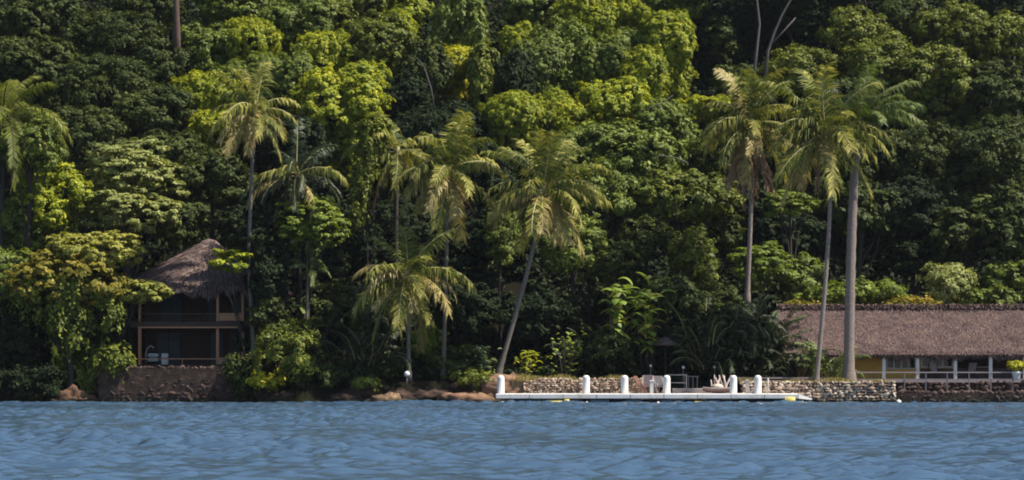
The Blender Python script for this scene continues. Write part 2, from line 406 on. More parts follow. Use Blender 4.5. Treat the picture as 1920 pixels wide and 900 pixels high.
def variants(key, mats, **kw):
    FV[key] = [[frond_mesh('frond', e, b, 31*k+j*7+len(FV)*100, mats, hang=(.4, .6, .85, 1.15, 1.4, 1.6, 1.6, 1.4)[k], **kw) for j in range(3)] for k, (e, b) in enumerate(ELS)]
variants('coco', [M_FROND, M_RACHIS])
variants('straw', [M_FRONDY, M_RACHIS])
variants('green', [M_FRONDG, M_RACHIS], ll=1.05, wd=.065)
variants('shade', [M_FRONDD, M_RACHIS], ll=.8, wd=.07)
variants('feather', [LM['olive'], M_BARK], ll=.9, wd=.035, n=80)
FV['dead'] = [[frond_mesh('frond', -52-8*j, 34, 900+j, [M_DEAD, M_DEAD], ll=.62, wd=.06, n=40, collapse=.6, hang=1.5) for j in range(3)]]
FV['skirt'] = [[frond_mesh('frond', -74-4*j, 10, 950+j, [M_DEAD, M_DEAD], ll=.7, wd=.08, n=40, collapse=.6, hang=1.6) for j in range(3)]]
def palm(cpx, cpy, path, Y, Lpx, label, key='coco', n=24, r=(.17, .13), extra=(), dead=0, seed=1, bark=None, coco=5, straw=3,
         name='coconut_palm', lo=0, hi=7, cat='palm tree', spear=False, group=None, trunk=True, wide=1.0):
    rng = random.Random(seed); s = Y/F
    bx, by = path[-1]; base = W(bx, by, Y)
    root = thing(name, label, cat, base, group)
    c = W(cpx, cpy, Y) - base
    pts = [W(a, b, Y) - base for a, b in path][::-1] + [c]
    # smooth the path
    P = []
    for i in range(len(pts)-1):
        p0 = pts[max(i-1, 0)]; p1 = pts[i]; p2 = pts[i+1]; p3 = pts[min(i+2, len(pts)-1)]
        for t in np.linspace(0, 1, 13)[:-1]:
            P.append(.5*((2*p1) + (p2-p0)*t + (2*p0-5*p1+4*p2-p3)*t*t + (3*p1-p0-3*p2+p3)*t**3))
    P.append(pts[-1]); m = len(P)
    if trunk:
        rad = []
        for i in range(m):
            t = i/(m-1); q = r[0] + (r[1]-r[0])*t
            if t < .12: q *= 1 + .55*(1-t/.12)**2
            q *= 1 + .05*((i % 2)*2-1); rad.append(q)
        MB().tube([(0, 0, -.5)] + P, [rad[0]*1.1] + rad, 12).build('trunk', bark or M_GBARK, root)
    Lm = Lpx*s
    MB().lathe(c.x, 0, [(r[1]*.9, c.z-.35), (r[1]*1.7, c.z-.05), (r[1]*1.2, c.z+.3), (.05, c.z+.6)], 8).build('crown_shaft', M_RACHIS, root)
    def fr(az, k, L, kk, j=None, tilt=0):
        vs = FV[kk]; k = k if kk not in ('dead', 'skirt') else 0
        me = vs[k][rng.randrange(len(vs[k])) if j is None else j]
        o = link('frond', me, root, c + Vector((rng.uniform(-.06, .06), rng.uniform(-.06, .06), rng.uniform(-.1, .12))))
        o.rotation_euler = (tilt + rng.uniform(-.4, .4), rng.uniform(-.16, .16), R(az)); q = L/3.6; o.scale = (q*wide, q, q)
        return o
    n = int(n*.95)
    for i in range(n):
        t = (i+.5)/n; k = min(hi, max(lo, int(lo + (hi-lo+1)*t**.85)))
        az = i*137.5 + seed*50 + rng.uniform(-26, 26)
        kk = key
        if key == 'coco' and k >= 5 and straw and rng.random() < straw/8: kk = 'straw'
        fr(az, k, Lm*rng.uniform(.78, 1.15)*(1.0 if k > 0 else .95), kk)
    for e in extra: fr(*e)
    if name == 'coconut_palm' and not dead:
        for i in range(3): fr(rng.uniform(0, 360), 0, Lm*rng.uniform(.6, .85), 'dead')
    for i in range(dead): fr(i*360/dead + rng.uniform(-20, 20), 0, Lm*(rng.uniform(.6, .95) if dead < 8 else rng.uniform(.95, 1.25)), 'dead' if dead < 8 else 'skirt')
    if spear:
        f = MB().tube([c, c+Vector((.02, 0, 1.2)), c+Vector((.12, 0, 2.5))], [.07, .12, .01], 6).build('spear_leaf', M_FRONDG, root)
    for i in range(coco):
        a = rng.uniform(0, 6.28); mb = MB(); q = .13
        prof = [(q*math.sin(u)+.001, -q*1.15*math.cos(u)) for u in np.linspace(0.05, 3.09, 7)]
        mb.lathe(0, 0, prof, 8); mb.build('coconut', M_COCO, root, c + Vector((.26*math.cos(a), .26*math.sin(a), -.22-rng.random()*.2)))
    return root

# ------------------------------------------------------------------ stone work
def stone_template():
    v = [Vector(p) for p in ((1,0,0),(-1,0,0),(0,1,0),(0,-1,0),(0,0,1),(0,0,-1))]
    f = [(0,2,4),(2,1,4),(1,3,4),(3,0,4),(2,0,5),(1,2,5),(3,1,5),(0,3,5)]
    for _ in range(1):
        cache = {}; nf = []
        def mid(a, b):
            k = (min(a, b), max(a, b))
            if k not in cache: v.append(((v[a]+v[b])/2).normalized()); cache[k] = len(v)-1
            return cache[k]
        for a, b, c in f:
            x, y, z = mid(a, b), mid(b, c), mid(c, a); nf += [(a, x, z), (x, b, y), (z, y, c), (x, y, z)]
        f = nf
    return np.array([tuple(p) for p in v]), np.array(f)
SV, SF = stone_template()
def stones(name, pts, sizes, mat, rng, parent=None, flat=.75):
    n = len(pts); V = []; 
    for p, s in zip(pts, sizes):
        A = rng.normal(size=(3, 3)); q, _ = np.linalg.qr(A)
        sc_ = s*np.array([rng.uniform(.85, 1.75), .8, rng.uniform(.55, 1.0)])
        v = np.sign(SV)*np.abs(SV)**.75*(1+rng.uniform(-.16, .16, (len(SV), 1)))*sc_
        a = rng.normal(0, .55); ca, sa = math.cos(a), math.sin(a); b_ = rng.normal(0, .3)
        v = np.stack([v[:, 0]*ca - v[:, 2]*sa, v[:, 1] + v[:, 0]*b_*.4, v[:, 0]*sa + v[:, 2]*ca], -1); V.append(v + p)
    V = np.concatenate(V); Fc = np.concatenate([SF + i*len(SV) for i in range(n)])
    me = np_mesh(name, V, np.full(len(Fc), 3), Fc.ravel(), [mat], smooth=False)
    return link(name, me, parent)
def wall_pts(x0, x1, z0, z1, y, sp, rng, batter=0.0, topf=None):
    P = []; S = []
    nz = max(1, int((z1-z0)/(sp*.85)))
    for j in range(nz+1):
        z = z0 + (z1-z0)*j/nz; x = x0 + (j % 2)*sp*.5
        while x < x1:
            zt = z1 if topf is None else z0+(z1-z0)*topf(x)
            if z <= zt + .05:
                P.append((x+rng.uniform(-.2, .2)*sp, y+batter*(z-z0)+rng.uniform(-.3, .3)*sp, z+rng.uniform(-.15, .15)*sp)); S.append(sp*.56*rng.uniform(.7, 1.2))
            x += sp*rng.uniform(.8, 1.15)
    return np.array(P), S
def boulder(name, cx, cy, cz, rx, ry, rz, mat, label, seed, rough=.22, freq=.9, cat='boulder', group=None):
    import bmesh
    bm = bmesh.new(); bmesh.ops.create_icosphere(bm, subdivisions=4, radius=1)
    for v in bm.verts:
        d = v.co.normalized(); p = Vector((d.x*rx, d.y*ry, d.z*rz))
        k = 1 + rough*mnoise.fractal(p*freq*.6 + Vector((seed*3.1, 0, 0)), 1.0, 2.0, 4) + rough*.5*mnoise.noise(p*freq*2.4+Vector((0, seed, 0))) - rough*.5*abs(mnoise.noise(p*freq*1.6+Vector((7, seed, 0))))
        v.co = p*k; v.co.x += .05*rx*math.sin(v.co.z*9/rz*.5+mnoise.noise(p*2)*3); v.co.y -= .07*math.sin(v.co.z*11+mnoise.noise(p*1.5)*4)
    me = bpy.data.meshes.new(name); bm.to_mesh(me); bm.free(); me.materials.append(mat)
    me.polygons.foreach_set('use_smooth', [True]*len(me.polygons))
    o = link(name, me, None, (cx, cy, cz)); return tag(o, label, cat, group)
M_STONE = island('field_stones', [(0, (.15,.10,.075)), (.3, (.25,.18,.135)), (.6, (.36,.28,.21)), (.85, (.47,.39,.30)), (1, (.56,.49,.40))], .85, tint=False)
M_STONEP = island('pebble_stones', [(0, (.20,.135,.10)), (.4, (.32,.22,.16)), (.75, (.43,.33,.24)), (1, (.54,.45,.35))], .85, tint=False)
M_STONED = island('shaded_footing_stones', [(0, (.035,.022,.019)), (.6, (.06,.038,.032)), (1, (.13,.085,.07))], .95, tint=False)  # dark stone copy; the shade on the footings is put into its colour
M_MORTAR = solid('mortar', (.085,.050,.036), (.042,.027,.021), 1.6, .95, c3=(.13,.08,.058), bump=.8)
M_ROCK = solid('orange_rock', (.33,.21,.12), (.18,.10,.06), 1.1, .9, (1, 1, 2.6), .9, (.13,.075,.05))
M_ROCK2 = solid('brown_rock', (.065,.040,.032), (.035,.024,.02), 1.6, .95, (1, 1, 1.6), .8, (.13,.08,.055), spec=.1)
M_WHITE = solid('white_paint', (.74,.72,.70), (.68,.65,.62), 2.2, .7, (1, 1, .5), c3=(.50,.43,.36))
M_OFFW = solid('weathered_white', (.52,.48,.47), (.38,.34,.33), 4, .7)
M_GREY = solid('grey_metal', (.22,.20,.21), (.15,.14,.15), 6, .5)
M_WOOD = solid('brown_wood', (.46,.23,.125), (.30,.15,.085), 3, .7, (6, 1, 1))
M_DWOOD = solid('dark_wood', (.075,.047,.038), (.045,.028,.024), 3, .8, (6, 1, 1))
M_GLASS = newmat('dark_glass')[0]; _b = M_GLASS.node_tree.nodes['Principled BSDF']; _b.inputs['Base Color'].default_value = (.008,.011,.018,1); _b.inputs['Roughness'].default_value = .12
M_CONC = solid('concrete', (.40,.35,.33), (.27,.23,.21), 2.5, .85, c3=(.48,.43,.40))

# ================================================================== THE DOCK
def X(px, Y=150.0): return WX(px, Y)
DZ0, DZ1 = .30, .58
dock = thing('dock', 'long white dock on floats along the rocky shore', 'dock', (X(1215), 151.3, 0))
def rel(o, parent): o.location = -Vector(parent.location); return o      # build in world numbers under a moved parent
d = MB().box(X(930), X(1498), 150, 152.7, DZ0, DZ1, .03)
x1, x2 = X(1498), X(1524)
for (a, b, c_, e) in (((x1,150,DZ1-.005),(x2,150.4,.30),(x2,152.3,.30),(x1,152.7,DZ1-.005)), ((x1,152.7,DZ0),(x2,152.3,.22),(x2,150.4,.22),(x1,150,DZ0)),
                      ((x1,150,DZ0),(x2,150.4,.22),(x2,150.4,.30),(x1,150,DZ1-.005)), ((x2,150.4,.22),(x2,152.3,.22),(x2,152.3,.30),(x2,150.4,.30)), ((x2,152.3,.22),(x1,152.7,DZ0),(x1,152.7,DZ1-.005),(x2,152.3,.30))):
    d.face((a, b, c_, e))
rel(d.build('deck', M_WHITE, dock), dock)
for i in range(1, 9):
    xj = X(930+i*63); rel(MB().box(xj-.012, xj+.012, 149.994, 149.998, DZ0+.01, DZ1-.02).build('joint', M_DWOOD, dock), dock)
M_FL = solid('float_drum', (.15,.20,.25), (.09,.12,.15), 3, .4)
M_FLB = solid('black_float', (.012,.014,.018), (.02,.02,.022), 3, .5)
M_FLY = solid('yellow_float', (.62,.45,.06), (.45,.36,.10), 3, .5, c3=(.60,.55,.25))
M_FLP = solid('pale_float', (.40,.32,.26), (.25,.19,.15), 3, .6)
def floatbox(a, b, m, z1=.27, z0=-.15, y0=150.12, label=None):
    mb = MB(); x0, x1 = X(a), X(b); y = y0 + .36; h = (z1-z0)/2; zc = (z0+z1)/2; n = 14
    ring = lambda r: [(y + r*.36*math.cos(t), zc + r*h*math.sin(t)) for t in np.linspace(0, 2*math.pi, n, endpoint=False)]
    e = min(.06, (x1-x0)*.2)
    secs = [(x0, .8), (x0+e, 1), (x1-e, 1), (x1, .8)]; b0 = 0
    for xx, r in secs: mb.v += [(xx, yy, zz) for yy, zz in ring(r)]
    for i in range(3):
        for k in range(n): j = (k+1) % n; mb.f.append([i*n+k, i*n+j, (i+1)*n+j, (i+1)*n+k]); mb.sm.append(True)
    mb.f.append(list(range(n))); mb.sm.append(False); mb.f.append([3*n+k for k in range(n)][::-1]); mb.sm.append(False)
    o = rel(mb.build('float', m, dock), dock)
    if label: o['label'] = label
for a, b, m in ((938, 948, M_FLP), (950, 966, M_FLP), (968, 996, M_FL), (998, 1022, M_FL), (1068, 1086, M_FL), (1106, 1143, M_FL), (1145, 1170, M_FLB), (1172, 1204, M_FL),
                (1206, 1232, M_FLB), (1240, 1262, M_FL), (1264, 1284, M_FL), (1286, 1304, M_FLB), (1322, 1352, M_FL), (1354, 1404, M_FLB), (1406, 1450, M_FLB), (1452, 1470, M_FL), (1494, 1508, M_FL)):
    floatbox(a, b, m)
floatbox(1024, 1057, M_FLY, .25, -.12, 149.95, 'dull yellow float'); floatbox(1058, 1068, M_FLY, .30, -.15, 149.8, 'pale yellow float end')
floatbox(1302, 1320, M_FLY, .16, -.06, 149.85, 'small low yellow float'); floatbox(1472, 1491, M_FLY, .42, -.12, 149.75, 'tall yellow float')
for a in (1090, 1238, 1352): rel(MB().box(X(a)-.06, X(a)+.06, 150.2, 150.32, -1.2, .30).build('pile', M_DWOOD, dock), dock)
BOL = [(939, 'rounded white bollard at the left end of the dock beside orange boulders'),
       (1099, 'rounded white bollard in front of the gap between the two pebble walls'),
       (1171, 'rounded white bollard at the right end of the shorter pebble wall'),
       (1250, 'rounded white bollard at the left of the low grey two-bar gate'),
       (1375, 'rounded white bollard just right of the small dinghy'),
       (1421, 'rounded white bollard farthest along the dock, next to a thin pale pole')]
def bollard(px, lab):
    o = MB().lathe(0, 0, [(.235, 0), (.235, .03), (.215, .05), (.215, .88), (.205, .96), (.17, 1.03), (.10, 1.075), (.02, 1.09)], 20).build('bollard', M_WHITE, None, (X(px, 150.7), 150.7, DZ1))
    tag(o, lab, 'bollard', 'white bollards along the dock')
for a in BOL: bollard(*a)
def pedestal(px, h, wd, mat, lab, cat='dock post', Y=151.2, name='service_post'):
    t = thing(name, lab, cat, (X(px, Y), Y, DZ1))
    MB().box(-wd/2, wd/2, -wd/2, wd/2, 0, h-.08, .01).build('body', mat, t)
    MB().box(-wd/2-.025, wd/2+.025, -wd/2-.025, wd/2+.025, h-.08, h, .02).build('cap', mat, t)
pedestal(1222, .80, .20, M_WHITE, 'short square white post standing between wooden chair and bollard', Y=150.5)
pedestal(1401, .82, .19, M_OFFW, 'short square grey-white post between the two right bollards')
o = MB().tube([(0, 0, 0), (0, 0, .92)], .045, 8).build('pole', M_OFFW, None, (X(1440, 151), 151, DZ1)); tag(o, 'thin pale pole on dock just right of the last bollard', 'pole')
# small bucket
bk = thing('bucket', 'small white bucket on dock between grey post and last bollard', 'bucket', (X(1413, 151), 151, DZ1))
MB().lathe(0, 0, [(.09, 0), (.12, .2), (.13, .22)], 12).build('body', M_WHITE, bk)
MB().tube([(-.12, 0, .2), (-.08, 0, .27), (0, 0, .3), (.08, 0, .27), (.12, 0, .2)], .01, 6).build('handle', M_GREY, bk)
# concrete landing behind the dock with its step and gate
cs = MB().box(X(1180, 153), X(1450, 153), 152.75, 156.6, -.4, .60).box(X(1262, 153), X(1324, 153), 153.4, 156.6, .60, .86, .02).build('landing', M_CONC); tag(cs, kind='structure')
gt = thing('gate', 'low grey metal gate with two bars right of the middle bollard', 'gate', (X(1271, 153), 153.1, .6))
for q in (-.5, .52): MB().box(q-.03, q+.03, -.03, .03, 0, 1.12).build('gate_post', M_GREY, gt)
for z in (1.05, .58): MB().box(-.47, .49, -.02, .02, z, z+.06).build('bar', M_GREY, gt)
rl = thing('handrail', 'short grey handrail of thin uprights behind the low gate', 'railing', (X(1296, 155), 155.2, .86))
for q in range(4): MB().box(-.42+q*.26, -.38+q*.26, -.02, .02, 0, .72).build('upright', M_GREY, rl)
MB().tube([(-.45, 0, .74), (.45, 0, .70)], .03, 6).build('top_bar', M_GREY, rl)
# wooden folding chairs
def deck_chair(px, Y, mat, cloth, lab, rz, sc=1.0, z=DZ1):
    t = thing('deck_chair', lab, 'chair', (X(px, Y), Y, z), rz=rz); t.scale = (sc,)*3
    for sx in (-.28, .28):
        MB().tube([(sx, -.35, 0), (sx, .0, .42), (sx, .35, 1.0)], .03, 6).build('leg', mat, t)
        MB().tube([(sx*.9, .38, 0), (sx*.9, -.3, .5)], .03, 6).build('leg', mat, t)
        MB().box(sx-.04, sx+.04, -.36, .2, .56, .60, .01).build('armrest', mat, t)
    mb = MB()
    for i in range(6): mb.box(-.27, .27, -.30+i*.09, -.23+i*.09, .40, .43)
    mb.build('seat', cloth, t)
    mb = MB()
    for i in range(6):
        z0 = .48+i*.095; y0 = .06+i*.053; mb.box(-.27, .27, y0, y0+.03, z0, z0+.085)
    mb.build('backrest', cloth, t)
M_RED = solid('reddish_wood', (.26,.13,.09), (.18,.09,.065), 4, .7); M_MAUVE = solid('weathered_wood', (.42,.34,.33), (.30,.24,.24), 4, .8)
deck_chair(1201, 151.6, M_RED, M_RED, 'reddish wooden folding chair with crossed legs before the pebble wall', R(70))
deck_chair(1214, 152.3, M_MAUVE, M_MAUVE, 'grey weathered chair directly behind the short white post', R(-8), 1.05)
deck_chair(1237, 152.0, M_MAUVE, M_GREY, 'grey-mauve chair just left of the middle bollard', R(20), 1.0)
# the dinghy
dg = thing('dinghy', 'small dinghy with brown hull and cream rim resting on the dock', 'boat', (X(1347, 151.6), 151.6, DZ1))
def hull():
    mb = MB(); n = 13; m = 7; L = 1.85
    for i in range(n):
        t = i/(n-1); x = -L/2 + L*t; wv = .36*math.sin(min(1, .12+t*1.05)*math.pi*.62+.15)*(1 if t > .1 else .6); kz = .02 + .10*(2*t-1)**2*(1.4 if t < .5 else .7); hz = .30+.07*(2*t-1)**2
        for j in range(m):
            a = math.pi*(j/(m-1)); mb.v.append((x, -wv*math.cos(a), kz+(hz-kz)*(1-math.sin(a))**.8))
    for i in range(n-1):
        for j in range(m-1): mb.f.append([i*m+j, i*m+j+1, (i+1)*m+j+1, (i+1)*m+j]); mb.sm.append(True)
    mb.f.append([j for j in range(m)]); mb.sm.append(False); mb.f.append([(n-1)*m+j for j in range(m)][::-1]); mb.sm.append(False)
    rim = [Vector(mb.v[i*m]) for i in range(n)]; rim2 = [Vector(mb.v[i*m+m-1]) for i in range(n)]
    return mb, rim, rim2
hm, r1, r2 = hull(); hm.build('hull', solid('hull_brown', (.20,.12,.11), (.15,.09,.08), 3, .6), dg)
MB().tube(r1, .035, 6).tube(r2, .035, 6).build('rim', M_CONC, dg)
MB().box(-.45, -.25, -.26, .26, .24, .27).build('thwart', M_CONC, dg); MB().box(.3, .5, -.26, .26, .24, .27).build('thwart', M_CONC, dg)
rngd = random.Random(4)
sk = MB().lathe(-.05, 0, [(.20, .28), (.36, .34), (.34, .46), (.20, .56), (.04, .58)], 12).build('canvas_bundle', solid('cream_canvas', (.62,.52,.42), (.50,.40,.33), 5, .9), None, dg.location)
tag(sk, 'cream canvas bundle lying in the small dinghy', 'bundle')
dw = MB()
for i in range(9):
    a = rngd.uniform(-.9, .9); b = Vector((rngd.uniform(-.35, .45), rngd.uniform(.1, .4), .05)); e = b + Vector((math.sin(a)*.55, .1, rngd.uniform(.7, 1.1)))
    dw.tube([b, b.lerp(e, .5)+Vector((rngd.uniform(-.1, .1), 0, 0)), e], [.06, .05, .03], 6)
dw = dw.build('driftwood', solid('bleached_wood', (.60,.50,.45), (.38,.30,.27), 5, .9), None, (X(1350, 152.4), 152.3, .58)); tag(dw, 'pile of bleached grey driftwood propped up behind the dinghy', 'driftwood')

# ------------------------------------------------------------------ pebble walls
def stone_wall(name, x0, x1, y, z0, z1, sp, mat, lab, depth=1.4, topf=None, seed=1, batter=.05):
    rng = np.random.default_rng(seed); t = thing(name, lab, 'stone wall', ((x0+x1)/2, y, z0))
    P, S = wall_pts(x0, x1, z0, z1, y, sp, rng, batter, topf); P = P - np.array([(x0+x1)/2, y, z0])
    stones('stones', P, S, mat, rng, t)
    # right return face
    P2, S2 = wall_pts(0, depth, z0, z1, 0, sp, rng); P3 = np.stack([np.full(len(P2), x1) + P2[:, 1]*.6, y + P2[:, 0], P2[:, 2]], -1) - np.array([(x0+x1)/2, y, z0])
    stones('end_stones', P3, S2, mat, rng, t)
    core = MB()
    n = 24
    for i in range(n):
        a = x0+(x1-x0)*i/n; b = x0+(x1-x0)*(i+1)/n; h = z1 if topf is None else z0+(z1-z0)*topf((a+b)/2)
        core.box(a-(x0+x1)/2, b-(x0+x1)/2-.002, (.03 if sp > .27 or mat is not M_STONED else -.07)+batter*(z1-z0)*(0 if mat is M_STONED else 1), depth, -.6, h-z0-.02)
    core.build('core', M_MORTAR, t)
stone_wall('pebble_wall', X(984, 153.2), X(1090, 153.2), 153.2, .35, 1.42, .15, M_STONEP, 'pebble wall on the dock\'s left part, between orange boulder and second bollard', seed=2,
           topf=lambda x: .88+.12*math.sin((x-X(984, 153.2))/(X(1090, 153.2)-X(984, 153.2))*3.1))
stone_wall('pebble_wall', X(1106, 153.2), X(1166, 153.2), 153.2, .35, 1.42, .15, M_STONEP, 'short pebble wall between the second and third bollards', seed=3)
stone_wall('pebble_wall', X(1176, 153.4), X(1232, 153.4), 153.6, .5, 1.45, .15, M_STONEP, 'pebble wall behind the wooden chairs at the middle of the dock', seed=5)
stone_wall('boulder_wall', X(1392, 153.0), X(1677, 152.6), 152.75, -.15, 1.22, .20, M_STONE, 'rough stone sea wall below the two tall palms', seed=4, depth=1.6, batter=.07)
ob = MB().box(X(1376, 155.4), X(1606, 155.4), 155.35, 155.45, 1.44, 1.53).box(X(1376, 155.4), X(1606, 155.4), 155.36, 155.44, 1.31, 1.35)
hr = thing('rail_fence', 'long low grey rail running behind the palm trunks to the house', 'railing', (0, 0, 0)); ob.build('rail', M_MAUVE, hr)
for a in (1378, 1440, 1500, 1560, 1604): MB().box(X(a, 155.4)-.04, X(a, 155.4)+.04, 155.46, 155.52, 1.0, 1.52).build('post', M_MAUVE, hr)
# wall top lawn strip
MB().box(X(1392, 154), X(1672, 154), 153.1, 157.5, .5, 1.20).build('lawn_bank', solid('grassy_earth', (.16,.14,.05), (.09,.07,.04), 3, .95))['kind'] = 'structure'
MB().box(X(960, 154.8), X(1235, 154.8), 153.6, 157.5, .3, 1.30).build('shore_bank', solid('dry_earth', (.20,.15,.08), (.11,.08,.05), 3, .95))['kind'] = 'structure'
def grass(name, boxes, mats, lab, h=.22, seed=1, dens=160):
    rng = np.random.default_rng(seed); Q = []
    for x0, x1, y0, y1, z in boxes:
        n = int((x1-x0)*(y1-y0)*dens); P = np.stack([rng.uniform(x0, x1, n), rng.uniform(y0, y1, n), np.full(n, z)], -1)
        hh = h*rng.uniform(.4, 1.4, n)*(1+.8*np.sin(P[:, 0]*1.7)*np.sin(P[:, 0]*.6+2)); a = rng.uniform(0, 6.28, n); wv = np.stack([np.cos(a), np.sin(a), 0*a], -1)*.025
        t = P + np.stack([rng.normal(0, .08, n), rng.normal(0, .08, n), hh], -1)
        Q.append(np.stack([P-wv, P+wv, t+wv*.2, t-wv*.2], 1))
    Q = np.concatenate(Q); o = link(name, quads_mesh(name, Q, mats, rng.random(len(Q)))); tag(o, lab, 'grass', kind='stuff')
M_DRYG = island('dry_grass', [(0, (.14,.13,.03)), (.5, (.30,.25,.08)), (1, (.46,.38,.16))], .8, .2)
grass('grass', [(X(1440, 153), X(1620, 153), 153.0, 154.6, 1.2), (X(1392, 153), X(1672, 153), 153.6, 156.8, 1.2)], [M_DRYG], 'yellow-green grass on top of the stone sea wall', .16, 3)
grass('grass', [(X(960, 153.6), X(1092, 153.6), 153.4, 155.2, 1.30), (X(1106, 153.6), X(1170, 153.6), 153.4, 155.0, 1.30)], [M_DRYG], 'dry straw grass along the top of the pebble walls', .24, 4)
# boulders
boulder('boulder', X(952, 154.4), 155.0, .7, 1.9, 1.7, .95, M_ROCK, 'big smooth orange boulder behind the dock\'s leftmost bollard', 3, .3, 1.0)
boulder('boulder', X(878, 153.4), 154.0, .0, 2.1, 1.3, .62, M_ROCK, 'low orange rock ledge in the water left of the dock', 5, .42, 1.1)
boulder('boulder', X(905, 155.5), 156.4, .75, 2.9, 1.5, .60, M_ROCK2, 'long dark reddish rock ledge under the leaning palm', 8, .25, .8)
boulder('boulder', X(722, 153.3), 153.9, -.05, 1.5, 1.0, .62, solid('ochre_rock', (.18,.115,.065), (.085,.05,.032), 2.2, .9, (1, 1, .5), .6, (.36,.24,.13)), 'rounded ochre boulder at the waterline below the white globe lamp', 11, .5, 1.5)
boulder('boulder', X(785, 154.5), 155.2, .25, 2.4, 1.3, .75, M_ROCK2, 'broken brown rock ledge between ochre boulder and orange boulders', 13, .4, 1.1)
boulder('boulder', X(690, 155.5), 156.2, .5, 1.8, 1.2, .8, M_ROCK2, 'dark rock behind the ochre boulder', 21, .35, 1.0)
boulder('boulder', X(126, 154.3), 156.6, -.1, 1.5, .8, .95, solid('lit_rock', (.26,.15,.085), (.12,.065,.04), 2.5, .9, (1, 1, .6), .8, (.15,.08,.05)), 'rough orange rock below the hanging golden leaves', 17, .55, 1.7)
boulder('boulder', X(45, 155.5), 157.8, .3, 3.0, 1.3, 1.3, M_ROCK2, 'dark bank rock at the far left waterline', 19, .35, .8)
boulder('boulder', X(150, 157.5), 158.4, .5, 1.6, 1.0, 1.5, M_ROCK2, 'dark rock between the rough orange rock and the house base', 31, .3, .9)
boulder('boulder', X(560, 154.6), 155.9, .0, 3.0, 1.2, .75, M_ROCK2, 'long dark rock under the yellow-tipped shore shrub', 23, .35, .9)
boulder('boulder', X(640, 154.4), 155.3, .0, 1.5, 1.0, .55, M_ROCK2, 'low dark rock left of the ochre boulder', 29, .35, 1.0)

# ================================================================== LEFT HOUSE
M_THATCH = island('thatch', [(0, (.080,.052,.050)), (.4, (.122,.080,.076)), (.75, (.165,.113,.105)), (1, (.24,.175,.16))], .95, tint=False, spec=.1)
M_THATCHB = solid('thatch_bed', (.17,.115,.11), (.10,.065,.062), 8, .95, (2, 2, 1), .5)
M_THATCHD = island('old_thatch', [(0, (.065,.047,.042)), (.5, (.12,.085,.078)), (1, (.25,.185,.165))], .95, tint=False, spec=.1)
def thatch_strands(planes, n_per, rng, L=.45, wd=.03, lift=.05):
    """planes: list of (A, B, C, D) quads, A-B along the ridge, D-C along the eave"""
    Q = []
    for A, B, C_, D in planes:
        A, B, C_, D = [np.array(p, float) for p in (A, B, C_, D)]
        area = .5*(np.linalg.norm(B-A)+np.linalg.norm(C_-D))*np.linalg.norm((D+C_)/2-(A+B)/2)
        n = int(area*n_per); u = rng.random(n)[:, None]; v = rng.random(n)[:, None]
        if np.linalg.norm(B-A) < .3*np.linalg.norm(C_-D): v = np.sqrt(v)
        top = A+(B-A)*u; bot = D+(C_-D)*u; P = top+(bot-top)*v
        dn = nrm(bot-top); nn = nrm(np.cross(C_-D, (A+B)/2-(D+C_)/2)); nn = nn*np.sign(nn[2])
        side = nrm(C_-D); dn = nrm(dn + rng.normal(size=(n, 3))*.10)
        l = L*rng.uniform(.6, 1.3, (n, 1)); ww = wd*rng.uniform(.7, 1.3, (n, 1))
        p0 = P + nn*.01; p1 = P + dn*l + nn*lift*rng.uniform(.2, 1.6, (n, 1))
        Q.append(np.stack([p0-side*ww, p0+side*ww, p1+side*ww*.6, p1-side*ww*.6], 1))
    return np.concatenate(Q)
def fringe(edges, rng, L=.4, dens=60, wd=.03):
    Q = []
    for A, B in edges:
        A, B = np.array(A, float), np.array(B, float); n = int(np.linalg.norm(B-A)*dens); u = rng.random(n)[:, None]
        P = A+(B-A)*u + rng.normal(size=(n, 3))*.05; side = nrm(B-A); l = L*rng.uniform(.6, 1.35, (n, 1))
        l = l*(1+.35*np.sin(P[:, :1]*1.9)+.25*np.sin(P[:, :1]*5.3)); e = P + np.array([0, 0, -1.])*l + rng.normal(size=(n, 3))*.05; Q.append(np.stack([P-side*wd, P+side*wd, e+side*wd*.5, e-side*wd*.5], 1))
    return np.concatenate(Q)
rng0 = np.random.default_rng(50)
LH = thing('thatched_house', 'two-storey wooden house with pointed thatched roof above the stone base', 'house', (-19.0, 160, 2.3))
def lh(mb, name, mat, par=None, label=None):
    o = mb.build(name, mat, par or LH); o.location = -Vector(LH.location) if par is None else Vector((0, 0, 0))
    if label: o['label'] = label
    return o
hx0, hx1, hy0, hy1 = -23.3, -16.0, 160.0, 166.5
apex = np.array((-19.3, 163.2, 10.0)); zr = 7.0
co = [(-24.5, 158.5), (-14.4, 158.5), (-14.4, 167.8), (-24.5, 167.8)]
def hiproof():
    mb = MB(); n = 8; rings = []
    for i in range(n+1):
        t = i/n; zz = zr + (apex[2]-zr)*(1.0*t+.0*t*t); q = t*.90
        rings.append([(x*(1-q)+apex[0]*q, y*(1-q)+apex[1]*q, zz) for x, y in co])
    for i in range(n):
        for k in range(4): j = (k+1) % 4; mb.face([rings[i][k], rings[i][j], rings[i+1][j], rings[i+1][k]])
    mb.face([(x, y, zr-.02) for x, y in co][::-1])
    return mb, rings
hr_, rings = hiproof()
ro = lh(hr_, 'roof', M_THATCHB)
pl = []
for i in range(8):
    for k in range(4):
        j = (k+1) % 4; pl.append((rings[i+1][k], rings[i+1][j], rings[i][j], rings[i][k]))
Qs = thatch_strands(pl, 120, rng0, .5, .03, .07)
eds = [((*co[k], zr+.03), (*co[(k+1) % 4], zr+.03)) for k in range(4)]
Qs = np.concatenate([Qs, fringe(eds, rng0, .38, 90)])
link('thatch', quads_mesh('thatch', Qs, [M_THATCHD]), ro)
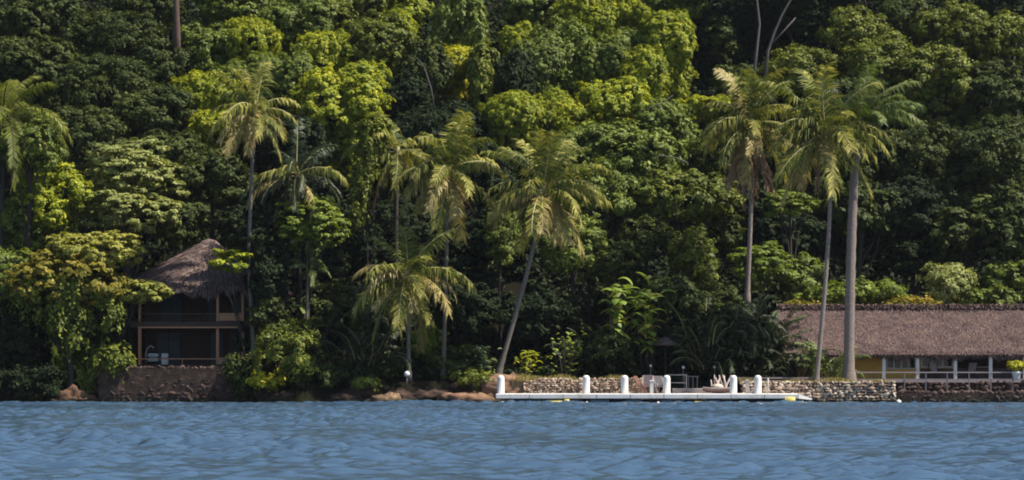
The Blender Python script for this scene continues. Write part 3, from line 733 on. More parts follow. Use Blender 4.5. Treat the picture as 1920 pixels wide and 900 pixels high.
ridge = MB().lathe(apex[0], apex[1], [(.72, 9.8), (.68, 9.98), (.45, 10.2), (.03, 10.32)], 10); lh(ridge, 'ridge_cap', M_THATCHB, ro)
lh(MB().box(hx0-1.2, hx1+1.0, 158.9, hy1, 2.12, 2.30), 'lower_floor', M_DWOOD)
lh(MB().box(hx0-.4, hx1+.3, 158.9, hy1, 4.62, 4.98), 'upper_floor', M_DWOOD)
lh(MB().box(hx0, hx1, 162.6, 162.8, 2.3, 4.62).box(hx0, hx1, 162.6, 162.8, 4.98, 6.84).box(hx1-.12, hx1, 160.2, 162.6, 2.3, 4.62), 'back_wall', M_DWOOD)
for pxx in (262, 408, 455): 
    xx = WX(pxx, 159.0); lh(MB().box(xx-.09, xx+.09, 158.95, 159.13, 2.30, 4.62, .01), 'post', M_WOOD)
for pxx in (262, 408, 455): 
    xx = WX(pxx, 159.0); lh(MB().box(xx-.07, xx+.07, 158.95, 159.10, 4.98, 6.84, .01), 'post', M_WOOD)
xa, xb, xc = WX(262, 159.), WX(408, 159.), WX(455, 159.)
lh(MB().box(xa-.1, xc+.1, 158.80, 158.90, 4.56, 4.66), 'beam', M_WOOD)
lh(MB().box(xa-.9, xb-.1, 158.93, 158.99, 2.62, 2.69).box(xa-.9, xa-.8, 158.93, 158.99, 2.3, 2.62).box(-20.5, -20.44, 158.93, 158.99, 2.3, 2.62), 'lower_railing', M_WOOD)
ur = MB().box(xa, xb-.1, 158.93, 158.99, 5.42, 5.48).box(xa, xb-.1, 158.93, 158.99, 5.08, 5.11)
for i in range(20): q = xa+.1+i*(xb-xa-.3)/19; ur.box(q, q+.03, 158.94, 158.97, 5.111, 5.419)
lh(ur, 'upper_railing', M_DWOOD)
rb = MB().box(xb+.09, xc-.09, 158.96, 159.04, 2.62, 2.74).box(xb+.09, xc-.09, 158.96, 159.04, 5.38, 5.50)
lh(rb, 'sill', M_WOOD)
M_PANEL = solid('cream_panel', (.42,.30,.22), (.33,.22,.16), 3, .8)
lh(MB().box(xb+.09, xb+.62, 159.0, 159.04, 2.32, 2.61).box(xb+.68, xc-.09, 159.0, 159.04, 2.32, 2.61), 'low_panel', M_PANEL)
lh(MB().box(xb+.09, xc-.09, 159.0, 159.04, 5.02, 5.37), 'upper_panel', M_WOOD)
# glazed doors at the back of both porches
for (a, b, z0, z1) in ((-22.6, -21.0, 2.32, 4.4), (-19.2, -18.3, 2.32, 4.4), (-22.4, -20.9, 5.0, 6.7), (-19.4, -18.4, 5.0, 6.7), (-18.0, -16.8, 2.9, 4.3), (-17.9, -16.9, 5.5, 6.6)):
    wd = lh(MB().box(a, a+.08, 162.5, 162.58, z0, z1).box(b-.08, b, 162.5, 162.58, z0, z1).box(a+.08, b-.08, 162.5, 162.58, z1-.08, z1).box((a+b)/2-.03, (a+b)/2+.03, 162.5, 162.56, z0, z1-.08), 'glazed_door' if z1-z0 > 1.5 else 'window', M_DWOOD)
    g = MB().box(a+.08, b-.08, 162.53, 162.55, z0, z1-.08).build('pane', solid('porch_glass', (.065,.088,.11), (.04,.055,.075), 1, .5, spec=.2) if 'porch_glass' not in bpy.data.materials else bpy.data.materials['porch_glass'], wd)
cb = thing('wicker_seat', 'pale grey round-backed seat with white cushions on the lower porch', 'chair', (WX(290, 160), 160.2, 2.3))
MB().box(-.42, .22, -.3, .3, .18, .42, .06).box(-.42, .22, -.3, .3, .46, .70, .08).build('cushion', solid('pale_cushion', (.52,.56,.58), (.42,.46,.48), 3, .9), cb)
MB().tube([(-.58, .1, .1), (-.62, .15, .7), (-.50, .15, 1.05), (-.3, .15, 1.18), (-.1, .15, 1.05)], .04, 8).build('frame', M_OFFW, cb)
bx_ = MB().box(-.2, .2, -.2, .2, .0, .36, .03).box(-.2, .2, -.2, .2, .40, .70, .05).build('side_stool', solid('white_stool', (.62,.62,.60), (.52,.52,.5), 3, .8), None, (WX(309, 160), 160.1, 2.3)); tag(bx_, 'small white stool stack beside the pale seat on the lower porch', 'stool')
# stone base
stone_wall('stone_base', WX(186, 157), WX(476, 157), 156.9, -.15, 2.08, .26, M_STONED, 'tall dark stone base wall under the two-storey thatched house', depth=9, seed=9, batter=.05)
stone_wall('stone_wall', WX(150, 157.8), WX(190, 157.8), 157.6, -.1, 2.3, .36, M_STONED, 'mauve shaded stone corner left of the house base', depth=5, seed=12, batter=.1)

# ================================================================== RIGHT HOUSE
RH = thing('long_house', 'long low yellow house with white columns under a thatched roof', 'house', (27.0, 160, 1.4))
def rh(mb, name, mat, par=None, label=None):
    o = mb.build(name, mat, par or RH); o.location = -Vector(RH.location) if par is None else Vector((0, 0, 0))
    if label: o['label'] = label
    return o
rx0, rx1 = 17.15, 38.0; ey, ez = 158.0, 3.03; ry_, rz_ = 162.0, 6.05; by_ = 166.4
A = (rx0-1.0, ey, ez); B = (rx1, ey, ez); C1 = (rx0-.4, ry_, rz_); D1 = (rx1, ry_, rz_); E = (rx0-1.0, by_, ez); G = (rx1, by_, ez)
t_ = .20
mb = MB(); mb.face([A, B, D1, C1]); mb.face([G, E, C1, D1]); mb.face([A, C1, E]); mb.face([B, G, D1])
dn = lambda p: (p[0], p[1], p[2]-t_)
mb.face([dn(B), dn(A), dn(C1), dn(D1)]); mb.face([A, dn(A), dn(B), B]); mb.face([G, dn(G), dn(E), E])
rf = rh(mb, 'roof', M_THATCHB)
Qs = thatch_strands([(C1, D1, B, A)], 900, rng0, .26, .015, .022)
Q2 = thatch_strands([(C1, C1, E, A)], 150, rng0, .42, .03, .05)
Q3 = np.concatenate([fringe([(A, B), ((A[0], A[1]+.12, A[2]-.06), (B[0], B[1]+.12, B[2]-.06)), (A, E)], rng0, .24, 150, .02)])
Q4 = thatch_strands([((C1[0], ry_+.1, rz_+.10), (D1[0], ry_+.1, rz_+.10), (D1[0], ry_-.35, rz_-.16), (C1[0], ry_-.35, rz_-.16))], 260, rng0, .25, .03, .1)
link('thatch', quads_mesh('thatch', np.concatenate([Qs, Q2, Q3, Q4]), [M_THATCH]), rf)
M_YEL = solid('yellow_plaster', (.60,.37,.09), (.50,.29,.07), 1.5, .85)
M_BRN = solid('brown_boards', (.11,.065,.055), (.075,.045,.04), 3, .8)
fz = 1.42; wy = 159.2
rh(MB().box(rx0+.4, rx1, 157.95, 166, 1.20, fz), 'porch_floor', M_MAUVE)
rh(MB().box(rx0+.6, WX(1722, wy), wy, wy+.2, fz, 3.3).box(WX(1722, wy)+.004, WX(1793, wy), wy, wy+.2, fz, 3.3).box(rx0+.6, rx0+.8, wy+.2, 165.5, fz, 3.3), 'wall', M_YEL)
rh(MB().box(WX(1725, wy), rx1, wy-.03, wy-.004, fz, 2.06), 'dado', M_BRN)
rh(MB().box(WX(1797, wy), rx1, wy+3.2, wy+2.4, fz, 3.3), 'inner_wall', M_BRN)
for i, pxx in enumerate((1657, 1720, 1791, 1857, 1921, 1988)):
    xx = WX(pxx, 158.2); rh(MB().box(xx-.10, xx+.10, 158.08, 158.28, fz, 2.9, .012), 'column', M_WHITE)
def window(x0, x1, z0, z1, nbar, mat):
    mb = MB().box(x0, x1, wy-.075, wy-.035, z0, z0+.08).box(x0, x1, wy-.075, wy-.035, z1-.07, z1)
    for i in range(nbar+1):
        q = x0+(x1-x0-.09)*i/nbar; mb.box(q, q+.09, wy-.078, wy-.032, z0+.081, z1-.071)
    f = rh(mb, 'window', mat)
    rh_p = MB().box(x0+.03, x1-.03, wy-.033, wy-.031, z0+.05, z1-.05).build('pane', M_GLASS, f)
window(WX(1661, wy), WX(1718, wy), 2.02, 3.02, 4, M_OFFW)
window(WX(1726, wy), WX(1788, wy), 2.12, 3.02, 3, M_OFFW)
window(WX(1611, wy), WX(1636, wy), 2.70, 3.02, 2, M_BRN)
rl = thing('railing', 'white railing in front of the long house porch', 'railing', (0, 0, 0))
MB().box(WX(1580, 155.2), WX(1990, 155.2), 155.16, 155.24, 1.79, 1.86).build('top_rail', M_MAUVE, rl)
MB().box(WX(1690, 155.2), WX(1990, 155.2), 155.18, 155.22, 1.36, 1.395).build('lower_rail', M_GREY, rl)
for pxx in (1696, 1736, 1776, 1817, 1858, 1899, 1940, 1980): MB().box(WX(pxx, 155.2)-.035, WX(pxx, 155.2)+.035, 155.17, 155.23, .62, 1.788).build('post', M_GREY, rl)
tag(MB().box(WX(1679, 154.6), 45, 154.9, 158.2, -.8, .62).build('terrace', M_MORTAR), kind='structure')
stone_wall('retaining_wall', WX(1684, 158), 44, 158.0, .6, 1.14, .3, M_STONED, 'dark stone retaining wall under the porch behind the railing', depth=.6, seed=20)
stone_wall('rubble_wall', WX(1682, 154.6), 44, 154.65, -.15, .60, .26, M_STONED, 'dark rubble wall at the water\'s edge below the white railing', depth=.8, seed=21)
deck_chair(1752, 158.75, M_DWOOD, M_MAUVE, 'dark wooden chair on the long house porch below the second window', R(10), .9, fz)
deck_chair(1822, 158.9, M_DWOOD, M_MAUVE, 'dark wooden chair in the open part of the long house porch', R(-25), .95, fz)
tb = thing('porch_table', 'small dark table in the open part of the long house porch', 'table', (WX(1838, 159.3), 159.3, fz))
MB().box(-.45, .45, -.35, .35, .70, .75, .01).build('table_top', M_MAUVE, tb)
for a in (-.38, .38):
    for b in (-.28, .28): MB().box(a-.03, a+.03, b-.03, b+.03, 0, .70).build('leg', M_DWOOD, tb)
pp = thing('flower_pot', 'white pot holding a yellow bushy plant on the railing', 'potted plant', (WX(1906, 155.2), 155.2, 1.36))
MB().lathe(0, 0, [(.17, 0), (.20, .1), (.26, .36), (.30, .40), (.30, .52), (.26, .52)], 16).build('pot', M_WHITE, pp)
rngp = np.random.default_rng(77); Qp, tp, _, _ = crown_quads(.46, .46, .32, rngp, rc=.14, leaf=.10, per=45, nl=5)
link('foliage', quads_mesh('foliage', Qp + np.array([0, 0, .84]), [LM['yellow']], tp), pp)
MB().tube([(0, 0, .5), (0, 0, .85)], .03, 6).build('stem', M_BARK, pp)

# small lamps and buoys
M_GLOBE = solid('globe_white', (.80,.80,.78), (.74,.74,.72), 3, .4)
def globe_lamp(px, py, Y, z0, rr_, lab, tall=True):
    c = W(px, py, Y); t = thing('globe_lamp', lab, 'lamp', (c.x, c.y, z0))
    h = c.z - z0
    MB().lathe(0, 0, [(rr_*math.sin(u)+.001, h-rr_*math.cos(u)) for u in np.linspace(.05, 3.09, 9)], 12).build('globe', M_GLOBE, t)
    MB().tube([(0, 0, 0), (0, 0, h-rr_*.9)], .025, 6).build('stand', M_GREY, t)
globe_lamp(763, 701, 155, 1.0, .17, 'round white globe lamp low on the rocks below the short palm')
globe_lamp(1281, 689, 156.2, .86, .09, 'small white globe lamp on thin stand above the low gate')
globe_lamp(1340, 688, 156, .6, .09, 'small white globe lamp on thin stand above the dinghy')
globe_lamp(1220, 686, 156, 1.2, .08, 'dim small globe lamp in the shade above the wooden chairs')
def buoy(px, py, Y, r, lab):
    c = W(px, py, Y); o = MB().lathe(0, 0, [(r*math.sin(u)+.001, -r*.85*math.cos(u)) for u in np.linspace(.05, 3.09, 8)], 12).lathe(0, 0, [(r*.2, r*.8), (r*.2, r*1.05)], 6).build('buoy', M_GLOBE, None, (c.x, c.y, .05)); tag(o, lab, 'buoy')
buoy(1685, 754, 153.5, .16, 'small white buoy by the right end of the stone sea wall')
buoy(1234, 754, 149.6, .09, 'tiny white buoy under the dock near the middle bollard')
buoy(1100, 754, 149.6, .09, 'tiny white buoy under the dock below the second bollard')
# thatched sunshade
ps = thing('sunshade', 'small thatched sunshade on a thin post in deep shade', 'sunshade', (WX(1248, 158), 158, 1.2))
MB().tube([(0, 0, 0), (0, 0, 2.5)], .06, 8).build('post', M_BARK, ps)
cm = MB().lathe(0, 0, [(.95, 2.28), (.96, 2.33), (.5, 2.62), (.03, 2.85)], 16).build('canopy', M_THATCHB, ps)
# dry clump beside the leaning palm
dc = thing('dry_plant', 'clump of dark dry leaves beside the leaning palm\'s foot', 'plant', (WX(962, 155.5), 155.6, 1.3))
for i in range(9):
    o = link('leaf', FV['dead'][0][i % 3], dc, (0, 0, .55)); o.rotation_euler = (0, -.5, i*.7); o.scale = (.22, .3, .3)

# ================================================================== PALMS
palm(1018, 358, [(1003, 450), (975, 560), (935, 700)], 156.0, 132, 'leaning coconut palm rising from the rocks at the dock\'s left end', seed=3, n=20, r=(.155, .11),
     extra=[(268, 6, 4.2, 'straw'), (282, 7, 3.9, 'straw'), (300, 7, 3.6, 'straw'), (190, 3, 3.9, 'coco'), (205, 4, 3.6, 'coco'), (-20, 4, 4.0, 'coco'), (340, 3, 4.0, 'coco'), (320, 5, 4.0, 'coco'), (80, 0, 4.2, 'coco'), (250, 0, 4.0, 'coco'), (10, 1, 3.9, 'coco'), (170, 1, 3.9, 'coco')])
palm(838, 320, [(838, 420), (835, 560), (831, 702)], 157.2, 128, 'straight coconut palm with slim pale trunk left of the leaning palm', seed=5, n=20, r=(.14, .10),
     extra=[(262, 7, 3.6, 'straw'), (215, 5, 3.5, 'coco'), (200, 4, 3.8, 'coco'), (95, 0, 4.2, 'coco'), (20, 2, 3.8, 'coco'), (-10, 3, 4, 'coco'), (230, 3, 3.7, 'coco')])
palm(762, 518, [(765, 600), (767, 702)], 155.6, 132, 'short coconut palm with yellowing fronds low over the shore rocks', seed=8, n=17, r=(.13, .10), lo=1,
     extra=[(190, 3, 3.6, 'straw'), (235, 6, 3.1, 'straw'), (262, 6, 3.2, 'straw'), (-15, 3, 3.6, 'coco'), (-40, 5, 3.5, 'straw'), (350, 4, 3.6, 'straw'), (170, 4, 3.8, 'shade'), (200, 6, 3.7, 'shade'), (100, 0, 3.9, 'coco'), (60, 1, 3.6, 'coco'), (215, 4, 3.2, 'straw')])
palm(478, 208, [(472, 330), (467, 480), (471, 580), (476, 660)], 157.8, 104, 'tall thin coconut palm standing just right of the two-storey house', seed=11, n=22, r=(.14, .10),
     extra=[(255, 7, 3.0, 'straw'), (275, 6, 2.9, 'straw'), (195, 4, 3.4, 'coco'), (300, 6, 3.3, 'coco'), (90, 0, 3.6, 'coco')])
palm(557, 330, [(560, 450), (565, 640)], 159.2, 118, 'shadowed coconut palm right of the tall thin palm, with tan hanging fronds', 'shade', bark=M_BARK, seed=14, n=16, lo=2, r=(.14, .11),
     extra=[(195, 4, 3.6, 'coco'), (200, 5, 3.7, 'straw'), (240, 7, 3.4, 'straw'), (220, 7, 3.2, 'dead'), (-30, 6, 3.6, 'straw'), (-15, 3, 3.6, 'coco'), (20, 4, 3.6, 'shade'), (90, 0, 3.8, 'shade'), (60, 1, 3.8, 'shade'), (140, 1, 3.8, 'shade'), (250, 3, 3.2, 'coco')])
palm(745, 285, [(743, 380), (742, 600)], 164.5, 100, 'half-hidden coconut palm behind the straight palm, with brown hanging fronds', 'coco', bark=M_BARK, seed=17, n=13, dead=3, lo=1, straw=0,
     extra=[(190, 5, 3.4, 'coco'), (185, 7, 4.8, 'dead'), (200, 7, 4.6, 'dead')])
palm(1406, 235, [(1409, 330), (1407, 420), (1401, 560)], 161, 126, 'coconut palm with brown skirt of dead fronds, first of the three right palms', seed=21, n=20, dead=16, r=(.15, .12), bark=M_PBARK, straw=2,
     extra=[(150, 0, 4.2, 'straw'), (120, 0, 4.2, 'coco'), (195, 3, 3.7, 'coco'), (190, 4, 3.5, 'straw'), (275, 6, 3.2, 'straw'), (300, 6, 3.0, 'straw'), (60, 1, 4.0, 'coco'), (10, 2, 3.8, 'coco')])
palm(1549, 252, [(1556, 380), (1545, 560), (1530, 717)], 154.4, 152, 'slim curving coconut palm with spreading fronds, left of the thick-trunked palm', seed=24, n=19, r=(.15, .105), bark=M_PBARK, straw=3,
     extra=[(200, 4, 4.1, 'coco'), (215, 5, 3.8, 'coco'), (260, 6, 3.4, 'straw'), (285, 6, 3.2, 'coco'), (-25, 4, 4.4, 'coco'), (-40, 5, 3.8, 'coco'), (-10, 3, 4.3, 'coco'), (188, 3, 3.8, 'coco'), (90, 0, 4.4, 'shade'), (75, 0, 4.2, 'shade'), (105, 1, 3.8, 'shade')])
palm(1612, 235, [(1602, 330), (1595, 500), (1591, 714)], 155.2, 122, 'thick-trunked royal palm with glossy green fronds, rightmost of the palms', 'green', seed=27, n=15, r=(.33, .22), bark=M_PBARK, coco=3, spear=True, lo=0, hi=5, name='royal_palm',
     extra=[(0, 1, 4.4, 'green'), (-15, 2, 4.2, 'green'), (10, 2, 4.3, 'green'), (-30, 3, 4.0, 'green'), (-5, 3, 4.1, 'green'), (60, 0, 4, 'green')])
palm(8, 215, [(4, 400), (0, 600)], 164, 150, 'feathery green palm at the left edge with dead brown fronds', 'feather', bark=M_BARK, seed=31, n=40, dead=4, name='feather_palm', lo=1, hi=7,
     extra=[(180, 6, 3.8, 'dead'), (200, 7, 4.2, 'dead'), (-20, 6, 3.8, 'straw')])
def clump_palm(px, py, Y, n, L, key, lab, seed, spread=.8):
    rng = random.Random(seed); b = W(px, py, Y); b.z = float(max(terr(b.x, Y), 1.15)); t = thing('clump_palm', lab, 'palm', b)
    for i in range(n):
        a = rng.uniform(0, 360); q = rng.random()**.7; ox, oy = spread*q*math.cos(R(a)), spread*q*math.sin(R(a)); h = rng.uniform(.1, 1.0)*L*.75
        k = rng.choice([0, 1, 1, 2, 2, 3])
        if i < 7: MB().tube([(ox*.6, oy*.6, -.2), (ox, oy, h)], [.05, .035], 6).build('stem', M_BARK, t)
        o = link('frond', FV[key][k][rng.randrange(3)], t, (ox, oy, h)); o.rotation_euler = (rng.uniform(-.2, .2), rng.uniform(-.15, .1), R(a+rng.uniform(-40, 40))); s_ = L*rng.uniform(.7, 1.1)/3.6; o.scale = (s_,)*3
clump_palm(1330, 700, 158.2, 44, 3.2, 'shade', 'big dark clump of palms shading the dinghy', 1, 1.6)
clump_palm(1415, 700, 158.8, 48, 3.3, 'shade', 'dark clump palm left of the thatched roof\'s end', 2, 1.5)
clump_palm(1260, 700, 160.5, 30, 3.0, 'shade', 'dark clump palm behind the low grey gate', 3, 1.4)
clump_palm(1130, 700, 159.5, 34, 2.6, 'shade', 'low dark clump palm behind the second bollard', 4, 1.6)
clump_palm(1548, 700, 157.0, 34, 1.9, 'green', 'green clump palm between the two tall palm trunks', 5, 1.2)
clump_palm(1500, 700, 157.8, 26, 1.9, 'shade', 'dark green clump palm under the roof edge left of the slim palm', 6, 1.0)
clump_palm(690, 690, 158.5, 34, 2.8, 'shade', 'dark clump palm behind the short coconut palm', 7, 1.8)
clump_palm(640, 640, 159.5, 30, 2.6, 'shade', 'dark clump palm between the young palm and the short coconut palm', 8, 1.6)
palm(578, 505, [(576, 560), (574, 690)], 158.4, 58, 'young bright green palm between the house and the short coconut palm', 'green', seed=41, n=10, coco=0, name='young_palm', lo=0, hi=5, r=(.09, .07))

def broad_plant(px, py, Y, n, L, wdt, mats, lab, seed, spread=.7, zlo=0, zhi=2.5, cat='plant', name='banana_plant', droopy=1.0):
    rng = np.random.default_rng(seed); b = W(px, py, Y); b.z = float(max(terr(b.x, Y), 1.0)); t = thing(name, lab, cat, b)
    for i in range(n):
        az = rng.uniform(0, 6.28); h = zlo+(zhi-zlo)*rng.random(); r0 = spread*rng.random()
        o0 = np.array([r0*math.cos(az*1.7), r0*math.sin(az*1.7), h]); d = np.array([math.cos(az), math.sin(az), 0]); sd_ = np.array([-d[1], d[0], 0.])
        l = L*rng.uniform(.6, 1.15); ns = 8; e = math.radians(rng.uniform(25, 80)); P = o0.copy(); V = []; FN = []; LP = []
        for k in range(ns+1):
            u = k/ns; wv = wdt*l*(math.sin(math.pi*min(1, .08+u*.92))**.6)*.62
            nn = np.array([-d[0]*math.sin(e), -d[1]*math.sin(e), math.cos(e)])
            V += [P - sd_*wv - nn*wv*.35, P, P + sd_*wv - nn*wv*.35]
            P = P + (d*math.cos(e) + np.array([0, 0, math.sin(e)]))*l/ns; e -= math.radians(rng.uniform(10, 19))*droopy
        for k in range(ns):
            q = 3*k; LP += [q, q+1, q+4, q+3, q+1, q+2, q+5, q+4]; FN += [4, 4]
        me = np_mesh('leaf', V, FN, LP, mats, np.full(len(V), rng.random()), smooth=True); link('leaf', me, t)
        if i % 7 == 0: MB().tube([(o0[0]*.3, o0[1]*.3, -.2), tuple(o0)], [.06, .03], 6).build('stalk', M_BARK, t)
broad_plant(1160, 690, 158.2, 46, 1.3, .34, [M_BANANA], 'tall banana plant with yellow leaves left of the sunshade', 5, .9, 2.4, 5.6)
broad_plant(1215, 690, 158.0, 56, 1.3, .32, [M_BANANA], 'tall banana plant with drooping yellow-green leaves above the sunshade', 6, .9, 2.0, 5.4)
broad_plant(1185, 690, 159.6, 50, 1.5, .3, [LM['mid']], 'darker banana plant behind the two yellowish ones', 7, 1.5, 2.0, 6.0)
broad_plant(585, 600, 158.4, 26, 1.3, .26, [LM['mid']], 'broad-leaved green plant under the young palm', 8, 1.5, 1.2, 4.2)
broad_plant(512, 600, 158.0, 22, 1.2, .26, [LM['mid']], 'broad-leaved plant at the right corner of the two-storey house', 9, .9, 1.0, 4.4)
broad_plant(905, 690, 157.0, 70, .55, .42, [LM['gloss']], 'bushy plant with shiny whitish-green leaves left of leaning palm', 10, 1.3, .1, 2.0, name='shiny_shrub', cat='shrub')
broad_plant(990, 690, 156.8, 60, .7, .25, [LM['lime']], 'yellow-green leafy plant right of the leaning palm\'s foot', 12, 1.1, .1, 1.8, name='leafy_shrub', cat='shrub')
broad_plant(1062, 690, 156.6, 90, .5, .45, [LM['fresh']], 'bright green leafy shrub above the longer pebble wall', 13, 1.2, .3, 3.0, name='bright_shrub', cat='shrub')

# ================================================================== SHRUBS AND LOW TREES
def shrub(px, py, rx, ry, lab, col, sty, Y, **kw): return tree(px, py, rx, ry, lab, col, sty, Y=Y, cat='shrub', name='shrub', part='foliage', r0=.05, **kw)
shrub(545, 668, 72, 60, 'wide shrub with yellow tips hanging over the rocks right of the house', 'olive', 'airy', 156.2)
shrub(500, 712, 34, 18, 'small golden shrub at the right foot of the house base', 'yellow', 'airy', 155.6)
shrub(600, 700, 60, 40, 'brownish olive shrub spilling to the water right of the yellow-tipped one', 'dark', 'airy', 156.4)
shrub(800, 645, 30, 30, 'bright lime shrub directly behind the straight palm trunk', 'fresh', 'fine', 159)
shrub(860, 680, 60, 28, 'dark low shrub between straight palm and shiny-leaved plant', 'dark', 'broad', 158.5)
shrub(1110, 672, 50, 36, 'dark shrub between the bright green shrub and the second bollard', 'deep', 'fine', 158)
shrub(1010, 600, 80, 55, 'dark bushy shrub behind the leaning palm trunk', 'deep', 'broad', 162)
shrub(880, 590, 70, 60, 'dark bush between the straight and the leaning palm trunks', 'deep', 'broad', 162.5)
shrub(700, 620, 80, 60, 'dark bush behind the short coconut palm', 'deep', 'broad', 163)
shrub(1200, 640, 80, 50, 'dark bush behind the banana plants\' stems', 'dark', 'broad', 162.5)
shrub(1330, 600, 80, 70, 'dark bush rising behind the big clump of palms', 'dark', 'fine', 162)
shrub(1590, 552, 45, 24, 'low lime shrub showing above the roof between the two right palm trunks', 'fresh', 'broad', 166.5)
shrub(1655, 553, 45, 24, 'low lime shrub above the roof just right of the thick palm trunk', 'fresh', 'broad', 167)
shrub(1530, 560, 38, 20, 'low green shrub above the left part of the roof', 'fresh', 'broad', 166.8)
shrub(1715, 572, 50, 12, 'flat orange-yellow creeper on the roof ridge right of thick trunk', 'gold', 'airy', 163.8)
shrub(1500, 577, 34, 9, 'orange creeper at the left end of the roof ridge', 'gold', 'airy', 163.6)
shrub(1770, 535, 52, 42, 'pale green bush standing above the roof right of the lime shrubs', 'pale', 'broad', 167.5)
shrub(1850, 560, 50, 22, 'dark green bush along the roof ridge near the right edge', 'mid', 'broad', 167.2)
shrub(1900, 530, 50, 45, 'glossy green bush above the roof at the right edge', 'mid', 'big', 168)
shrub(1430, 500, 62, 48, 'bright green feathery bush behind the trunk of the skirted palm', 'fresh', 'layer', 165.5)
shrub(1500, 520, 40, 40, 'green bush behind the slim palm\'s trunk above the roof', 'mid', 'broad', 168)
shrub(20, 520, 55, 60, 'leafy green bush at the left edge beside the golden-leaved tree', 'mid', 'big', 159.5)
shrub(40, 640, 90, 80, 'dark shaded bush overhanging the bank at the far left', 'deep', 'broad', 159)
shrub(180, 640, 60, 60, 'dark shaded bush behind the hanging golden leaves', 'deep', 'fine', 160.5)
shrub(620, 590, 60, 60, 'dark bush right of the broad-leaved plant', 'dark', 'broad', 160.5)
shrub(480, 640, 30, 50, 'dark bush against the right end of the two-storey house', 'deep', 'broad', 159.3)

# ================================================================== TREES, front to back
tree(130, 532, 105, 62, 'golden-leaved tree overhanging the shore left of the two-storey house', 'gold', 'broad', Y=157.2, depth=2.6, rc=.34, per=34, dens=.95, squash=.45, leaf=.18, elong=2.2, nl=12)
tree(120, 590, 90, 75, 'olive tree with hanging yellow sprays, lowest at the left shore', 'olive', 'drape', Y=156.6, rc=.35, dens=.8,
     lobes=[(-20, -45, 0, 60, 38), (40, -40, 0, 50, 38), (-6, 30, -.5, 16, 60), (24, 10, -.3, 26, 50), (75, -10, 0, 36, 30), (-60, -20, .3, 30, 40)])
tree(262, 548, 62, 22, 'yellow-green leafy branch reaching over the left side of the house', 'palelime', 'layer', Y=157.6, depth=1.2, bpx=150, r0=.06, rc=.3, dens=1.1)
tree(175, 472, 92, 40, 'yellow-green layered tree above the golden-leaved tree', 'palelime', 'layer', Y=158.2, dens=1.0, bpx=120)
tree(250, 335, 92, 70, 'pale green layered tree above the two-storey house\'s left side', 'pale', 'layer', Y=168, dens=1.05)
tree(245, 400, 88, 45, 'pale grey-green lower tree just above the golden-leaved tree', 'pale', 'layer', Y=166)
tree(105, 385, 70, 75, 'lime-leaved tree right of the dead brown fronds at the left', 'lime', 'broad', Y=165)
tree(60, 275, 62, 60, 'mid green tree partly covering the feathery palm at the left edge', 'mid', 'fine', Y=163.2)
tree(45, 430, 80, 60, 'mid green tree at the left edge below the feathery palm', 'mid', 'broad', Y=166)
tree(585, 425, 66, 52, 'small fresh green tree with flat leaf layers beside the two-storey house', 'fresh', 'layer', Y=158.6, bpx=575, dens=1.0)
tree(432, 490, 34, 26, 'thin leafy spray hanging over the right slope of the pointed roof', 'lime', 'layer', Y=157.4, bpx=505, r0=.06, dens=.55, nl=7)
tree(400, 340, 75, 60, 'dark tree directly above the pointed thatched roof', 'dark', 'broad', Y=171)
tree(330, 420, 60, 50, 'dark glossy tree touching the left slope of the pointed roof', 'dark', 'broad', Y=168.5)
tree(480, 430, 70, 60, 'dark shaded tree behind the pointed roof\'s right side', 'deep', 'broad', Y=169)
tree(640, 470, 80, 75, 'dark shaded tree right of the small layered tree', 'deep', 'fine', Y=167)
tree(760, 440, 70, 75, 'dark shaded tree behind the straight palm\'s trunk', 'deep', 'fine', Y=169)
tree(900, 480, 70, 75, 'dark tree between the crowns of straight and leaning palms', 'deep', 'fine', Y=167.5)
tree(945, 450, 35, 70, 'narrow green tree left of the leaning palm\'s crown', 'mid', 'broad', Y=165.5)
tree(1075, 470, 62, 62, 'green tree right below the leaning palm\'s crown', 'mid', 'broad', Y=164)
tree(1150, 500, 60, 50, 'dark green tree right behind the yellow banana plant', 'dark', 'broad', Y=165)
tree(1295, 490, 58, 62, 'rounded olive green tree left of the skirted palm\'s trunk', 'olive', 'fine', Y=164.5)
tree(1215, 455, 55, 40, 'dark olive tree left of the rounded olive tree', 'dark', 'broad', Y=166)
tree(1170, 375, 62, 45, 'bright green tree right of the leaning palm\'s crown', 'mid', 'broad', Y=168, per=80)
tree(1290, 375, 88, 52, 'olive green tree between leaning palm and the skirted palm', 'olive', 'broad', Y=168.5)
tree(1345, 440, 45, 40, 'dark tree tucked behind the rounded olive tree', 'dark', 'broad', Y=169)
tree(1480, 385, 48, 26, 'small fresh green branch tree between the skirted palm and slim palm trunks', 'fresh', 'layer', Y=167)
tree(1620, 400, 70, 60, 'dark tree behind the thick palm trunk', 'dark', 'big', Y=171)
tree(1480, 450, 70, 50, 'dark shaded tree between skirted palm and slim palm trunks', 'deep', 'broad', Y=171)
tree(1700, 400, 75, 70, 'dark tree right of the thick palm trunk', 'deep', 'broad', Y=173)
tree(1720, 490, 80, 50, 'very dark shaded tree above the roof right of the thick trunk', 'deep', 'broad', Y=172)
tree(1820, 440, 80, 65, 'dark glossy tree above the right part of the roof', 'dark', 'big', Y=171)
tree(1895, 440, 60, 80, 'dark green tree at the right edge above the roof', 'dark', 'big', Y=169.5)
tree(520, 395, 50, 48, 'dark dense tree standing against the pointed roof\'s right slope', 'deep', 'fine', Y=159.8)
tree(500, 470, 42, 40, 'dark leafy tree shading the right end of the pointed roof', 'deep', 'broad', Y=158.6)
shrub(1385, 648, 76, 66, 'dense dark bush hiding the left end of the long roof', 'deep', 'drape', 158.6, nl=12)
shrub(1300, 650, 70, 60, 'dense dark bush between the sunshade and the big clump of palms', 'deep', 'fine', 159.5)
shrub(60, 720, 90, 36, 'dark leaves hanging to the water at the far left', 'deep', 'broad', 156.8)
